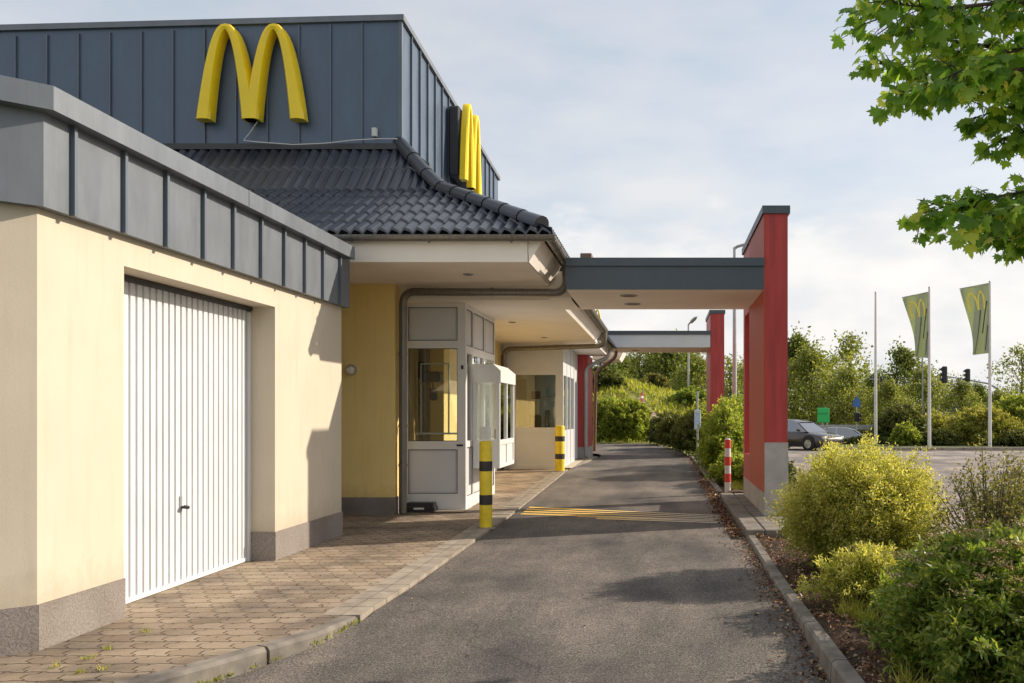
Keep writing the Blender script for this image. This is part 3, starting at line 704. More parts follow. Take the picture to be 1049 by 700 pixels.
cs2 = [(XU + o_, YU - o_), (XU + o_, Y2 + o_), (X2, Y2 + o_), (X2, YU - o_)]
mb.add([(x, y, zt(x, y) - .09) for x, y in cs2] + [(x, y, zt(x, y) + .0) for x, y in cs2], [(0, 1, 5, 4), (1, 2, 6, 5), (2, 3, 7, 6), (3, 0, 4, 7), (4, 5, 6, 7), (3, 2, 1, 0)])
mb.build('coping', 'zinc', upper)
mb = MB(); mb.box(-17, XU + .08, YU - .07, YU - .0, 5.72, 5.81); mb.box(XU, XU + .06, YU - .07, 14.7, 5.70, 5.80); mb.each('flashing', 'dark_metal', upper)

# glazed units
def panel_front(x0, x1, Y, z0, rails, win, parent, glassmat='glass'):
    """wall panel facing the camera; rails = list of z positions"""
    pass
bay = MB(); Yb = 13.9; xl, xr, yr = -4.12, -3.135, 16.3
f = .065
def frame_front(mb, x0, x1, Y, zs, th=.07, f=.065):
    mb.box(x0, x0 + f, Y, Y + th, zs[0], zs[-1]); mb.box(x1 - f, x1, Y, Y + th, zs[0], zs[-1])
def rails_front(mb, x0, x1, Y, rr, th=.07, f=.065):
    for a, b in rr: mb.box(x0 + f, x1 - f, Y + .002, Y + th, a, b)
mb = MB()
mb.box(xl, xl + f + .01, Yb, Yb + .07, 0, ZC); mb.box(xr - .13, xr - .003, Yb + .003, Yb + .12, 0.0, ZC)
for a, b in ((.0, .27), (.97, 1.10), (2.57, 2.69), (3.22, ZC)): mb.box(xl + f + .01, xr - .13, Yb + .002, Yb + .07, a, b)
# side face posts and rails
ysd = [Yb + .12, 14.42, 15.35, 16.3]
for y in (14.40, 15.32, 16.22): mb.box(xr - .08, xr, y, y + .08, 0, ZC)
mb.box(xr - .09, xr, Yb, Yb + .08, 0, ZC)
for (a, b) in ((0, .22), (1.0, 1.1), (2.5, 2.62), (3.2, ZC)):
    for (y0, y1) in ((Yb + .08, 14.40), (14.48, 15.32), (15.40, 16.22)): mb.box(xr - .078, xr - .002, y0, y1, a, b)
bayo = mb.build('glazed_bay', 'white_frame', res); bayo['label'] = 'white framed glazed bay of the first serving window'
mb = MB(); mb.box(xl + .1, xr - .16, Yb + .022, Yb + .045, .29, .95); mb.box(xl + .1, xr - .16, Yb + .022, Yb + .045, 2.71, 3.20)
mb.box(xl + .075, xr - .13, Yb + .034, Yb + .055, .27, .97); mb.box(xl + .075, xr - .13, Yb + .034, Yb + .055, 2.69, 3.22)
for (y0, y1) in ((Yb + .09, 14.39), (14.49, 15.31), (15.41, 16.21)):
    for (a, b) in ((.22, 1.0), (2.62, 3.2)): mb.box(xr - .05, xr - .02, y0, y1, a, b)
mb.each('panel', 'white', bayo)
mb = MB(); mb.box(xl + .08, xr - .135, Yb + .03, Yb + .038, 1.10, 2.57)
for (y0, y1) in ((Yb + .08, 14.40), (14.48, 15.32), (15.40, 16.22)): mb.box(xr - .04, xr - .034, y0, y1, 1.1, 2.5)
mb.each('window_pane', 'glass', bayo)
mb = MB()   # inner frame seen through the glass, hinges, seals
mb.box(xl + .075, xl + .085, Yb + .012, Yb + .03, 1.10, 2.57); mb.box(xr - .14, xr - .13, Yb + .012, Yb + .03, 1.10, 2.57)
mb.box(xl + .085, xr - .14, Yb + .012, Yb + .03, 2.56, 2.57); mb.box(xl + .085, xr - .14, Yb + .012, Yb + .03, 1.10, 1.11)
mb.each('seal', 'dark_metal', bayo)
mb = MB(); mb.box(xl + .0, xl + .05, Yb - .02, Yb, 1.60, 1.74); mb.box(xr - .14, xr - .04, Yb - .016, Yb + .002, 1.02, 1.05); mb.box(xr - .07, xr - .035, Yb - .012, Yb + .002, 2.24, 2.30)
mb.each('hinge', 'black', bayo)
def outline_y(x0, x1, Y, z0, z1, t=.007):
    m = MB(); m.box(x0, x1, Y - .003, Y + .004, z0, z0 + t); m.box(x0, x1, Y - .003, Y + .004, z1 - t, z1); m.box(x0, x0 + t, Y - .003, Y + .004, z0 + t, z1 - t); m.box(x1 - t, x1, Y - .003, Y + .004, z0 + t, z1 - t); return m
for (a, b) in ((.27, .97), (2.69, 3.22)): outline_y(xl + .075, xr - .13, Yb + .001, a, b).build('gasket', 'dark_metal', bayo)
def outline_x(y0, y1, X, z0, z1, t=.012):
    m = MB(); m.box(X - .004, X + .003, y0, y1, z0, z0 + t); m.box(X - .004, X + .003, y0, y1, z1 - t, z1); m.box(X - .004, X + .003, y0, y0 + t, z0 + t, z1 - t); m.box(X - .004, X + .003, y1 - t, y1, z0 + t, z1 - t); return m
for (y0, y1) in ((Yb + .08, 14.40), (14.48, 15.32), (15.40, 16.22)):
    for (a, b) in ((.22, 1.0), (2.62, 3.2)): outline_x(y0, y1, xr - .0015, a, b, .009).build('gasket', 'dark_metal', bayo)
# counter and kitchen fittings inside the bay
mb = MB(); mb.box(xl + .12, xr - .2, Yb + .25, Yb + .30, 1.2, 1.23); mb.box(xl + .2, xl + .22, Yb + .24, Yb + .27, 1.23, 2.35); mb.box(xr - .34, xr - .32, Yb + .24, Yb + .27, 1.23, 2.35); mb.box(xl + .22, xr - .34, Yb + .24, Yb + .27, 2.33, 2.35)
mb.box(xl + .1, xr - .2, Yb + .5, Yb + 1.1, .0, 1.02)
mb.build('counter', 'white_frame', bayo)
mb = MB(); mb.bbox(xl + .18, xl + .5, Yb + .3, Yb + .55, 2.05, 2.22, .02); mb.bbox(xl + .12, xl + .26, Yb + .35, Yb + .5, 2.1, 2.38, .02); mb.bbox(xl + .3, xl + .42, Yb + .4, Yb + .5, 1.75, 1.95, .02); mb.tube([(xl + .35, Yb + .45, 1.9), (xl + .35, Yb + .45, 2.1)], .012, 8); mb.build('till', 'black', bayo)
# projecting hatch
px0, px1, py0, py1 = -3.13, -2.69, 14.40, 15.80
mb = MB()
pr = [(px0, .64), (px1, .64), (px1, 1.06), (px0, 1.06)]
mb.box(px0, px1, py0, py1, .64, .70); mb.box(px0, px1, py0, py1, 1.02, 1.10)
for (x, y) in ((px0, py0), (px1 - .06, py0), (px1 - .06, py1 - .06), (px1 - .06, 15.07)): mb.box(x, x + .06, y, y + .06, .70, 1.02); mb.box(x, x + .06, y, y + .06, 1.10, 2.05)
mb.box(px0 + .06, px1 - .06, py0 + .02, py0 + .04, .7, 1.02); mb.box(px1 - .04, px1 - .02, py0 + .06, py1 - .06, .7, 1.02)
mb.box(px0, px1 - .06, py1 - .04, py1 - .0, .7, 2.05)
hat = mb.build('serving_hatch', 'white_frame', res)
mb = MB()
mb.add([(px0, py0 - .02, 2.05), (px1 + .02, py0 - .02, 2.05), (px1 + .02, py1 + .02, 2.05), (px0, py1 + .02, 2.05),
        (px0, py0 - .02, 2.35), (px1 - .10, py0 - .02, 2.35), (px1 - .10, py1 - .1, 2.35), (px0, py1 - .1, 2.35), (px1 + .02, py0 - .02, 2.24), (px1 + .02, py1 + .02, 2.24), (px0, py1 + .02, 2.24)],
       [(0, 1, 2, 3), (0, 4, 5, 8, 1), (1, 8, 9, 2), (8, 5, 6, 9), (4, 7, 6, 5), (6, 7, 10, 9), (2, 9, 10, 3), (0, 3, 10, 7, 4)])
mb.build('hood', 'white_frame', hat)
mb = MB(); mb.box(px0 + .0, px1 - .06, py0 + .025, py0 + .032, 1.10, 2.05); mb.box(px1 - .035, px1 - .028, py0 + .06, 15.07, 1.10, 2.05); mb.box(px1 - .035, px1 - .028, 15.13, py1 - .06, 1.10, 2.05)
mb.each('window_pane', 'glass', hat)
mb = MB(); mb.bbox(px0 + .06, px0 + .22, py0 + .2, py0 + .4, 1.1, 1.32, .01); mb.bbox(px0 + .25, px1 - .1, py0 + .5, py0 + .8, 1.1, 1.28, .02); mb.build('till', 'black', hat)
# second bay
Yc = 22.0; x2l, x2r = -4.0, -2.52; zb = gp(Yc)
mb = MB(); ZD = ZC - .004
mb.box(x2l, x2l + .28, Yc, Yc + .1, zb, ZD); mb.box(x2r - .19, x2r - .003, Yc + .003, Yc + .1, zb, ZD)
for a, b in ((zb, zb + .1), (1.05, 1.18), (2.50, ZD)): mb.box(x2l + .28, x2r - .19, Yc + .002, Yc + .1, a, b)
for y in (22.02, 22.9, 23.8, 24.7): mb.box(x2r - .08, x2r, y, y + .09, zb, ZD)
for (a, b) in ((zb, 1.1), (2.5, ZD)):
    for y in (22.11, 22.99, 23.89): mb.box(x2r - .06, x2r - .01, y, y + .79 if y > 23 else y + .79, a, b)
mb.box(x2l, x2r, 24.79, 24.85, zb, ZD)
b2 = mb.build('glazed_bay', 'white', res); b2['label'] = 'white bay of the second serving window with wide pane'
mb = MB(); mb.box(x2l + .28, x2r - .19, Yc + .03, Yc + .05, zb + .1, 1.05); mb.each('panel', 'white', b2)
mb = MB(); mb.box(x2l + .28, x2r - .19, Yc + .05, Yc + .058, 1.18, 2.5); mb.box(x2r - .04, x2r - .034, 22.11, 24.7, 1.1, 2.5); mb.each('window_pane', 'glass', b2)
mb = MB(); mb.box(x2l + .5, x2r - .7, Yc + .6, Yc + .65, 1.05, 2.05); mb.box(x2l, x2r - .3, Yc + .5, Yc + 1.0, zb, 1.15); mb.build('counter', 'cream', b2)
mb = MB(); mb.bbox(x2l + .25, x2l + .5, Yc + .3, Yc + .5, 1.2, 2.4, .02); mb.bbox(x2r - .85, x2r - .6, Yc + .3, Yc + .4, 1.9, 2.1, .02); mb.build('till', 'black', b2)
mb = MB(); mb.bbox(x2l + .55, x2l + .85, Yc + .55, Yc + .7, 1.15, 1.5, .02); mb.bbox(x2l + .95, x2l + 1.1, Yc + .5, Yc + .62, 1.15, 1.62, .02); mb.build('coffee_machine', 'dark_metal', b2)
mb = MB(); mb.box(x2l + .3, x2r - .2, Yc + .75, Yc + .95, 1.95, 1.98); mb.build('shelf', 'galv', b2)
mb = MB(); mb.box(-7, -3.3, 25.2, 25.3, .2, 3.2); mb.build('interior_wall', 'mid_grey', res)
# red pilaster and far part
mb = MB(); mb.box(-2.57, -2.27, 26.25, 28.0, gp(26) + .32, 3.28); q = mb.build('pilaster', 'red', res); q['label'] = 'red painted pilaster behind the second serving window'
mb = MB(); mb.box(-2.58, -2.262, 26.24, 28.01, gp(26) - .1, gp(26) + .32); mb.build('plinth', 'pillar_concrete', q)
mb = MB(); mb.box(-2.9, -2.57, 24.86, 26.6, gp(25), 3.28); mb.build('wall', 'white', res)
mb = MB(); mb.prism([(-2.4, 3.35), (-1.5, 3.35), (-1.35, 3.62), (-2.4, 4.2)], 'y', 29.6, 31.5); mb.build('eave_board', 'soffit', res)

# arches signs
def arches(name, origin, right, wid, hgt, dep, label, parts=True):
    right = Vector(right).normalized(); out = Vector((right.y, -right.x, 0))  # outward
    t0 = thing(name, origin, label, 'logo sign')
    o_ = Vector(origin)
    for sgn in (-1, 1):
        mb = MB(); vs = []; fs = []; n = 28; dd = 0.0 if sgn < 0 else .004
        cxx = sgn * wid * .2225
        for i in range(n + 1):
            u = -1 + 2 * i / n                      # along arch
            th = u * math.pi / 2
            # tall flattened arch
            x = math.copysign(abs(math.sin(th)) ** 1.0, u); z = 1 - abs(x) ** 2.25
            a = wid * .2100; xc = cxx + x * a * (1.0)
            zc = z * (hgt - wid * .055)
            outer = (u * sgn > 0)
            wd = wid * (.036 + .031 * (1 - z) ** .7)
            vs.append((xc, zc, wd))
        P_ = []
        for i, (xc, zc, wd) in enumerate(vs):
            x0, z0, _ = vs[max(i - 1, 0)]; x1, z1, _ = vs[min(i + 1, n)]
            tx, tz = x1 - x0, z1 - z0; l = math.hypot(tx, tz); tx /= l; tz /= l; nx_, nz_ = -tz, tx
            if i in (0, n): nx_, nz_ = (-1 if tz > 0 else 1), 0
            for (s2, d2) in ((-1, 0), (-1, dep * .72), (-.72, dep * .92), (0, dep), (.72, dep * .92), (1, dep * .72), (1, 0)):
                w_ = wd + (.0 if d2 else 0)
                P_.append(o_ + right * (xc + nx_ * w_ * s2) + Vector((0, 0, zc + nz_ * w_ * s2)) + out * (d2 + dd + .02))
        for i in range(n):
            for k in range(6): fs.append((i * 7 + k, i * 7 + k + 1, (i + 1) * 7 + k + 1, (i + 1) * 7 + k))
            fs.append((i * 7 + 6, i * 7, (i + 1) * 7, (i + 1) * 7 + 6))
        fs += [tuple(range(7)), tuple(range(n * 7, n * 7 + 7))]
        mb.add(P_, fs); q = mb.build('arch', 'yellow_plastic', t0, True)
    return t0
s1 = arches('arches_sign', (-6.47, YU - .04, 6.14), (1, 0, 0), 1.70, 1.53, .22, 'large yellow double arch logo mounted on the front of the blue metal box')
mb = MB()
for x in (-7.1, -6.47, -5.85): mb.box(x - .02, x + .02, YU - .07, YU, 6.3, 6.36)
mb.each('bracket', 'dark_metal', s1)
s2 = arches('arches_sign', (XU + .26, 17.45, 6.0), (0, 1, 0), 1.45, 1.6, .14, 'yellow double arch logo on the sunlit right side of the metal box')
mb = MB(); mb.bbox(XU + .04, XU + .25, 16.85, 18.0, 6.1, 7.45, .03); mb.build('mounting_box', 'dark_metal', s2)
s3 = arches('arches_sign', (-1.86, 23.2, 3.66), (1, 0, 0), .5, .62, .08, 'small yellow arch sign peeping over the gutter beyond the first canopy')
mb = MB(); mb.tube([(-1.86, 23.25, 3.4), (-1.86, 23.25, 3.9)], .03, 8); mb.build('post', 'galv', s3)
# loose cable under the front sign
mb = MB(); mb.tube([(-6.4, YU - .12, 6.14), (-6.52, YU - .10, 5.98), (-6.62, YU - .12, 5.84), (-6.35, YU - .16, 5.80), (-5.8, YU - .2, 5.75), (-5.3, YU - .2, 5.77), (-4.9, YU - .16, 5.83), (-4.5, YU - .14, 5.86), (-4.2, YU - .14, 5.86)], .008, 6)
tag(mb.build('cable', 'post_white', None, True), 'thin white cable hanging from the front arch logo down to the roof tiles', 'cable')
mb = MB(); mb.bbox(-4.62, -4.54, YU - .08, YU, 5.92, 6.06, .01)
tag(mb.build('junction_box', 'post_white', None), 'small white junction box at the foot of the blue metal wall', 'junction box')
mb = MB(); mb.tube([(-3.86, 14.3, 5.60), (-3.96, 14.3, 5.68)], .03, 8); mb.box(-3.90, -3.81, 14.26, 14.34, 5.54, 5.61)
tag(mb.build('floodlight', 'dark_metal', None), 'small black floodlight at the top end of the hip ridge', 'floodlight')

# ------------------------------------------------------------------ canopies
def canopy(name, x0, x1, Y0, Y1, zb, zt_, zcap, px0, px1, PY0, PY1, ptop, base, label, fmat, spots, slotted):
    t0 = thing(name, ((x0 + x1) / 2, Y0, base), label, 'canopy')
    mb = MB(); mb.box(x0, x1 - .002, Y0 + .03, Y1 - .03, zb, zb + .05); mb.build('ceiling', 'soffit', t0)
    mb = MB(); mb.box(x0, x1 - .004, Y0, Y0 + .028, zb + .004, zt_); mb.box(x0, x1 - .004, Y1 - .028, Y1, zb + .004, zt_); mb.box(x0, x1 - .004, Y0 + .03, Y1 - .03, zb + .055, zt_ - .01); mb.build('fascia', fmat, t0)
    mb = MB(); mb.box(x0, x1 - .005, Y0 - .035, Y1 + .035, zt_, zcap); mb.build('coping', 'anthracite', t0)
    mb = MB()
    if slotted:
        ys0, ys1 = PY1 - 1.15, PY1 - .25
        mb.box(px0, px1, PY0, ys0, base + .32, ptop); mb.box(px0, px1, ys1, PY1, base + .32, ptop); mb.box(px0, px1, ys0, ys1, base + .32, base + .75); mb.box(px0, px1, ys0, ys1, zb - .05, ptop)
    else: mb.box(px0, px1, PY0, PY1, base, ptop)
    pil = mb.build('pillar', 'red', t0)
    if slotted:
        mb = MB(); mb.box(px0 + .0, px1 + .006, PY0 - .006, PY0 + .3, base, base + 1.03); mb.box(px0 - .0, px1 + .006, PY0 + .3, PY1, base, base + .32); 
        mb.build('plinth', 'pillar_concrete', pil)
        mb = MB(); mb.box(px0 - .008, px0 + .02, PY0 - .001, ys0 - .01, base + .322, ptop - .01); mb.build('bounce_tint_skin', 'red_bounce', pil)  # thin skin added on the lane side to carry the bounced-light tint
    mb = MB(); mb.box(px0 - .03, px1 + .03, PY0 - .03, PY1 + .03, ptop, ptop + .11); mb.build('pillar_cap', 'anthracite', pil)
    for (x, y) in spots:
        mb = MB(); mb.tube([(x, y, zb - .012), (x, y, zb + .004)], .13, 22); q = mb.build('spotlight', 'galv', t0)
        mb = MB(); mb.tube([(x, y, zb - .016), (x, y, zb - .0125)], .09, 18); mb.build('lens', 'mid_grey', q)
    return t0
canopy('canopy', -1.38, 1.42, 12.4, 14.8, ZC + .002, 3.62, 3.735, 1.42, 1.75, 12.4, 15.65, 4.36, .1,
       'near canopy with dark metal front beam resting on a tall red pillar with grey foot', 'anthracite', ((-.52, 13.0), (-.5, 14.0)), True)
canopy('canopy', -1.9, 1.45, 27.0, 29.4, 3.56, 3.95, 4.07, 1.43, 1.86, 27.0, 29.5, 4.6, gp(27),
       'far canopy with white front beam and thin dark edge on a second red pillar', 'white', ((-.9, 28.2),), False)
mb = MB(); mb.bbox(-1.25, -1.04, 12.9, 13.2, 3.74, 3.80, .01); mb.bbox(-1.23, -1.06, 12.92, 13.18, 3.80, 3.90, .01)
tag(mb.build('roof_vent', 'brown_pipe', None), 'small red brown box vent on top of the near canopy beside the gutter', 'roof vent')

# ------------------------------------------------------------------ small things at the building
wl = thing('wall_lamp', (-4.72, 13.3, 2.18), 'small round grey bulkhead lamp on the yellow wall beside the garage corner', 'wall lamp')
mb = MB(); mb.tube([(-4.72, 13.3, 2.2), (-4.72, 13.25, 2.2), (-4.72, 13.22, 2.2)], [.08, .08, .07], 18); mb.build('base', 'lamp_grey', wl, True)
mb = MB(); mb.tube([(-4.72, 13.22, 2.19), (-4.72, 13.18, 2.19), (-4.72, 13.15, 2.19)], [.065, .06, .035], 18); mb.build('lens', 'lens', wl, True)
bb = thing('bait_box', (-3.8, 13.66, 0), 'low black plastic bait box on the ground in front of the white bay', 'bait box')
mb = MB(); mb.bbox(-4.0, -3.55, 13.56, 13.82, .0, .10, .02); mb.build('base', 'black', bb)
mb = MB(); mb.prism([(13.58, .102), (13.80, .102), (13.78, .155), (13.60, .155)], 'x', -3.98, -3.57); mb.build('lid', 'black', bb)
mb = MB(); mb.box(-3.86, -3.70, 13.554, 13.562, .055, .085); mb.build('sticker', 'post_white', bb)

def bollard(x, y, h, r, label, lean=0):
    z0 = gl(y) + .0 if x > -2.35 else gp(y)
    t0 = thing('bollard', (x, y, z0), label, 'bollard', 'yellow bollards at the kerb of the serving windows')
    mb = MB(); mb.tube([(x, y, z0 - .02), (x, y, z0 + h - .02), (x, y, z0 + h), (x, y, z0 + h + .012)], [r, r, r * .93, r * .6], 28); mb.build('post', 'bollard_yellow', t0, True)
    for a in (h * .66, h * .27):
        a0 = z0 + a; m2 = MB(); m2.tube([(x, y, a0), (x, y, a0 + h * .115)], r + .003, 28, False)
        m2.tube([(x, y, a0 + h * .115), (x, y, a0)], r + .0028, 28, False); m2.build('band', 'bollard_black', t0, True)
    mb = MB(); mb.tube([(x, y, z0 - .01), (x, y, z0 + .012)], [r + .05, r + .03], 20); mb.build('foot', 'concrete', t0, True)
    return t0
bollard(-2.40, 11.85, 1.16, .085, 'near yellow bollard with two black bands in front of the serving hatch')
bollard(-2.53, 21.4, 1.10, .115, 'far yellow bollard with two black bands before the second white bay')
# red and white post
x, y, z0 = 1.19, 16.35, gp(16.35) + .0
rp = thing('bollard', (x, y, z0), 'red and white banded post standing behind the kerb beside the near red pillar', 'bollard')
mb = MB(); mb.tube([(x, y, z0 - .05), (x, y, z0 + 1.0)], .058, 20); mb.build('post', 'post_white', rp, True)
for a in (.84, .52, .21):
    mb = MB(); mb.tube([(x, y, z0 + a - .0), (x, y, z0 + a + .16)], .061, 20); mb.build('band', 'post_red', rp, True)
mb = MB(); mb.tube([(x, y, z0 + 1.0), (x, y, z0 + 1.02)], [.06, .04], 20); mb.build('cap', 'post_white', rp, True)

# ------------------------------------------------------------------ foliage
def quads(P, D, Nn, ln, wd, tipv=None, fold=.25):
    """leaf quads (kite shape, folded a little): P base, D direction, N normal"""
    n = len(P); S = np.cross(D, Nn); S /= (np.linalg.norm(S, axis=1, keepdims=True) + 1e-9)
    Nn = np.cross(S, D)
    ln = ln[:, None]; wd = wd[:, None]
    a = P; c = P + D * ln - Nn * ln * .12; b = P + D * ln * .45 + S * wd * .5 + Nn * wd * fold; d = P + D * ln * .45 - S * wd * .5 + Nn * wd * fold
    V = np.stack([a, b, c, d], 1).reshape(-1, 3)
    return V
def leaf_mesh(name, V, k, mat, parent, tipv=None):
    nf = len(V) // k
    me = bpy.data.meshes.new(name); o_ = ORI[parent]
    V = V - np.array(o_)
    me.vertices.add(len(V)); me.vertices.foreach_set('co', V.astype(np.float32).ravel())
    me.loops.add(nf * k); me.loops.foreach_set('vertex_index', np.arange(nf * k, dtype=np.int32))
    me.polygons.add(nf); me.polygons.foreach_set('loop_start', np.arange(0, nf * k, k, dtype=np.int32)); me.polygons.foreach_set('loop_total', np.full(nf, k, dtype=np.int32))
    if tipv is not None:
        at_ = me.attributes.new('tip', 'FLOAT', 'POINT'); at_.data.foreach_set('value', np.repeat(tipv, k).astype(np.float32))
    me.update(); me.validate()
    return mesh_obj(name, me, mat, parent)
def unit(a): return a / (np.linalg.norm(a, axis=-1, keepdims=True) + 1e-9)
def bush(name, c, rx, ry, h, label, cat='bush', mat='lf_green', stems=140, per=60, ln=.05, wd=.022, seed=1, spiky=.12, group=None, tip_from=.7, up=.55, flowers=0, start=.35, box=False, woody=14, twigmat='twig'):
    r = np.random.RandomState(seed); c = np.array(c, float)
    t0 = thing(name, tuple(c), label, cat, group)
    th = r.rand(stems) * 2 * np.pi; cz = r.rand(stems) ** .75
    ph = np.arccos(np.clip(cz, 0, 1)); lump = 1 + .13 * np.sin(th * 3 + seed) * np.sin(ph * 4 + seed * 2) + .10 * np.sin(th * 7 + seed * 3 + ph * 5)
    rad = (1 + spiky * (r.rand(stems) - .5) * 2) * lump
    sp = np.sin(ph)
    if box: sp = np.clip(sp * 1.25, 0, 1) ** .6
    ends = np.stack([np.cos(th) * sp * rx * rad, np.sin(th) * sp * ry * rad, (.10 + .90 * cz ** (.95 if box else .9)) * h * (1 + spiky * (r.rand(stems) - .35)) * (1 + .06 * np.sin(th * 5 + seed))], 1)
    base = np.stack([np.cos(th) * rx * .18 * r.rand(stems), np.sin(th) * ry * .18 * r.rand(stems), np.zeros(stems)], 1)
    mid = base * .4 + ends * .6; mid[:, 2] += h * .10; mid[:, :2] *= .82
    T = start + (1 - start) * r.rand(stems, per) ** .62; T = T[..., None]
    Pt = base[:, None] * (1 - T) ** 2 + 2 * T * (1 - T) * mid[:, None] + T ** 2 * ends[:, None]
    Dt = unit(2 * (1 - T) * (mid - base)[:, None] + 2 * T * (ends - mid)[:, None])
    sc_ = .10 * h * (1.05 - T) * 1.6 + .012
    off = r.randn(stems, per, 3) * sc_
    Pt = Pt + off; Pt[..., 2] = np.abs(Pt[..., 2]) + .01
    tipv = np.clip((T[..., 0] - tip_from) / (1 - tip_from + 1e-6), 0, 1) * (.55 + .45 * r.rand(stems, per)) * np.clip(.35 + Pt[..., 2] / h, 0, 1)
    D = unit(Dt * .6 + r.randn(stems, per, 3) * .75 + np.array([0, 0, up * .4]))
    Nn = unit(r.randn(stems, per, 3) * .7 + np.array([0, 0, 1.0]) + Dt * -.2)
    P_ = Pt.reshape(-1, 3) + c; D = D.reshape(-1, 3); Nn = Nn.reshape(-1, 3); n = len(P_)
    L_ = ln * (.6 + .8 * r.rand(n)); W_ = wd * (.7 + .6 * r.rand(n))
    leaf_mesh('foliage', quads(P_, D, Nn, L_, W_), 4, mat, t0, tipv.ravel())
    if woody:
        mb = MB()
        for i in range(0, stems, max(1, stems // woody)):
            pts_ = []
            for k in range(5):
                t_ = k / 4 * .92; pts_.append(Vector(base[i] * (1 - t_) ** 2 + 2 * t_ * (1 - t_) * mid[i] + t_ ** 2 * ends[i] + c))
            mb.tube(pts_, [.010 * (h ** .5), .008 * (h ** .5), .006 * (h ** .5), .004 * (h ** .5), .002], 5)
        mb.build('stems', twigmat, t0, True)
    if flowers:
        V = []
        for i in range(flowers):
            a = r.rand() * 6.28; q = r.rand() ** .5 * .93; z = h * (1.06 - .42 * q ** 2) + r.rand() * .10
            cc = c + np.array([math.cos(a) * q * rx, math.sin(a) * q * ry, z]); m_ = 44
            pp = cc + r.randn(m_, 3) * np.array([.034, .034, .008]); V = (quads(pp, unit(r.randn(m_, 3) * np.array([1, 1, .3])), unit(r.randn(m_, 3) * .3 + [0, 0, 1]), np.full(m_, .018), np.full(m_, .014))); leaf_mesh('flower_head', V, 4, 'flower', t0)
    return t0

bush('bush', (1.93, 8.55, .02), .66, .66, 1.08, 'big golden leaved bush like a rounded block just right of the near red pillar', mat='lf_gold', stems=760, per=150, ln=.032, wd=.013, seed=3, spiky=.26, box=True, tip_from=.55, start=.25, woody=60)
bush('bush', (1.60, 6.95, .02), .40, .38, .42, 'small golden bush at the foot of the big golden bush', mat='lf_gold', stems=130, per=70, ln=.034, wd=.013, seed=5, spiky=.4, tip_from=.6, woody=24)
bush('bush', (1.98, 5.15, .0), .72, .85, .74, 'dense dark green leafy bush in the near right corner with faded brown flower heads', mat='lf_green', stems=460, per=110, ln=.055, wd=.020, seed=8, spiky=.16, flowers=60, tip_from=.75, up=.2, woody=40)
bush('bush', (2.75, 5.6, .0), .62, .8, .86, 'dark green flowering bush at the right edge behind the corner bush', mat='lf_green', stems=260, per=80, ln=.058, wd=.024, seed=9, spiky=.18, flowers=40, tip_from=.75, woody=20)
bush('bush', (2.36, 6.6, .02), .50, .45, .60, 'low dark bush with pale tips between the golden bush and the flowering bush', mat='lf_dark', stems=200, per=70, ln=.042, wd=.02, seed=11, spiky=.2, flowers=14, tip_from=.7, woody=20)
bush('bush', (2.82, 7.6, .02), .50, .45, 1.10, 'thin upright small leaved bush at the right edge with the car park showing through', mat='lf_olive', stems=80, per=60, ln=.032, wd=.016, seed=12, spiky=.35, tip_from=.6, start=.3, woody=80)
bush('bush', (3.3, 8.2, .02), .5, .5, 1.0, 'loose small leaved bush partly cut by the right picture edge', mat='lf_olive', stems=90, per=70, ln=.034, wd=.017, seed=14, spiky=.35, woody=60)
# low weeds at the foot of the corner bush
# behind the pillar
bush('bush', (1.42, 20.6, gp(20)), .5, 1.1, 1.5, 'yellow green bush rising between the near and far red pillars', mat='lf_fresh', stems=420, per=60, ln=.075, wd=.04, seed=21, spiky=.2, woody=20)
bush('bush', (1.9, 23.2, gp(23)), .9, 1.2, 1.65, 'broad green bush in front of the far red pillar', mat='lf_fresh', stems=320, per=50, ln=.08, wd=.045, seed=22, spiky=.2)
bush('bush', (1.45, 18.3, gp(18)), .42, .8, .55, 'low leafy green plant behind the red and white post', mat='lf_fresh', stems=170, per=50, ln=.07, wd=.04, seed=23, spiky=.3)
bush('bush', (2.1, 17.4, gp(17)), .45, .9, .75, 'dark low bush behind the near red pillar', mat='lf_dark', stems=170, per=50, ln=.06, wd=.035, seed=24, spiky=.3)
bush('bush', (.82, 28.2, gp(28)), .55, 1.4, 1.15, 'dark rounded bush at the lane edge beyond the yellow green bush', mat='lf_dark', stems=240, per=55, ln=.07, wd=.045, seed=25, spiky=.15, woody=0)
bush('bush', (.45, 32.5, gp(32)), .7, 1.4, 1.2, 'dark green bush at the far bend of the lane on the right', mat='lf_dark', stems=240, per=55, ln=.09, wd=.055, seed=26, spiky=.15, woody=0)
bush('bush', (.0, 36.4, gp(36)), .7, .9, 1.15, 'shaded dark bush at the end of the lane where hedge and verge meet', mat='lf_dark', stems=240, per=55, ln=.09, wd=.055, seed=27, spiky=.15, woody=0)
bush('bush', (1.3, 30.5, gp(32)), .8, 1.1, 1.5, 'medium bush with golden edges behind the dark rounded bush', mat='lf_fresh', stems=240, per=55, ln=.09, wd=.055, seed=28, spiky=.2, woody=0)
bush('hedge', (-2.1, 39.0, gp(38)), 1.5, 1.0, 1.8, 'leafy green hedge closing the end of the lane below the hill', cat='hedge', mat='lf_fresh', stems=700, per=60, ln=.12, wd=.07, seed=30, spiky=.12, woody=0, box=True)
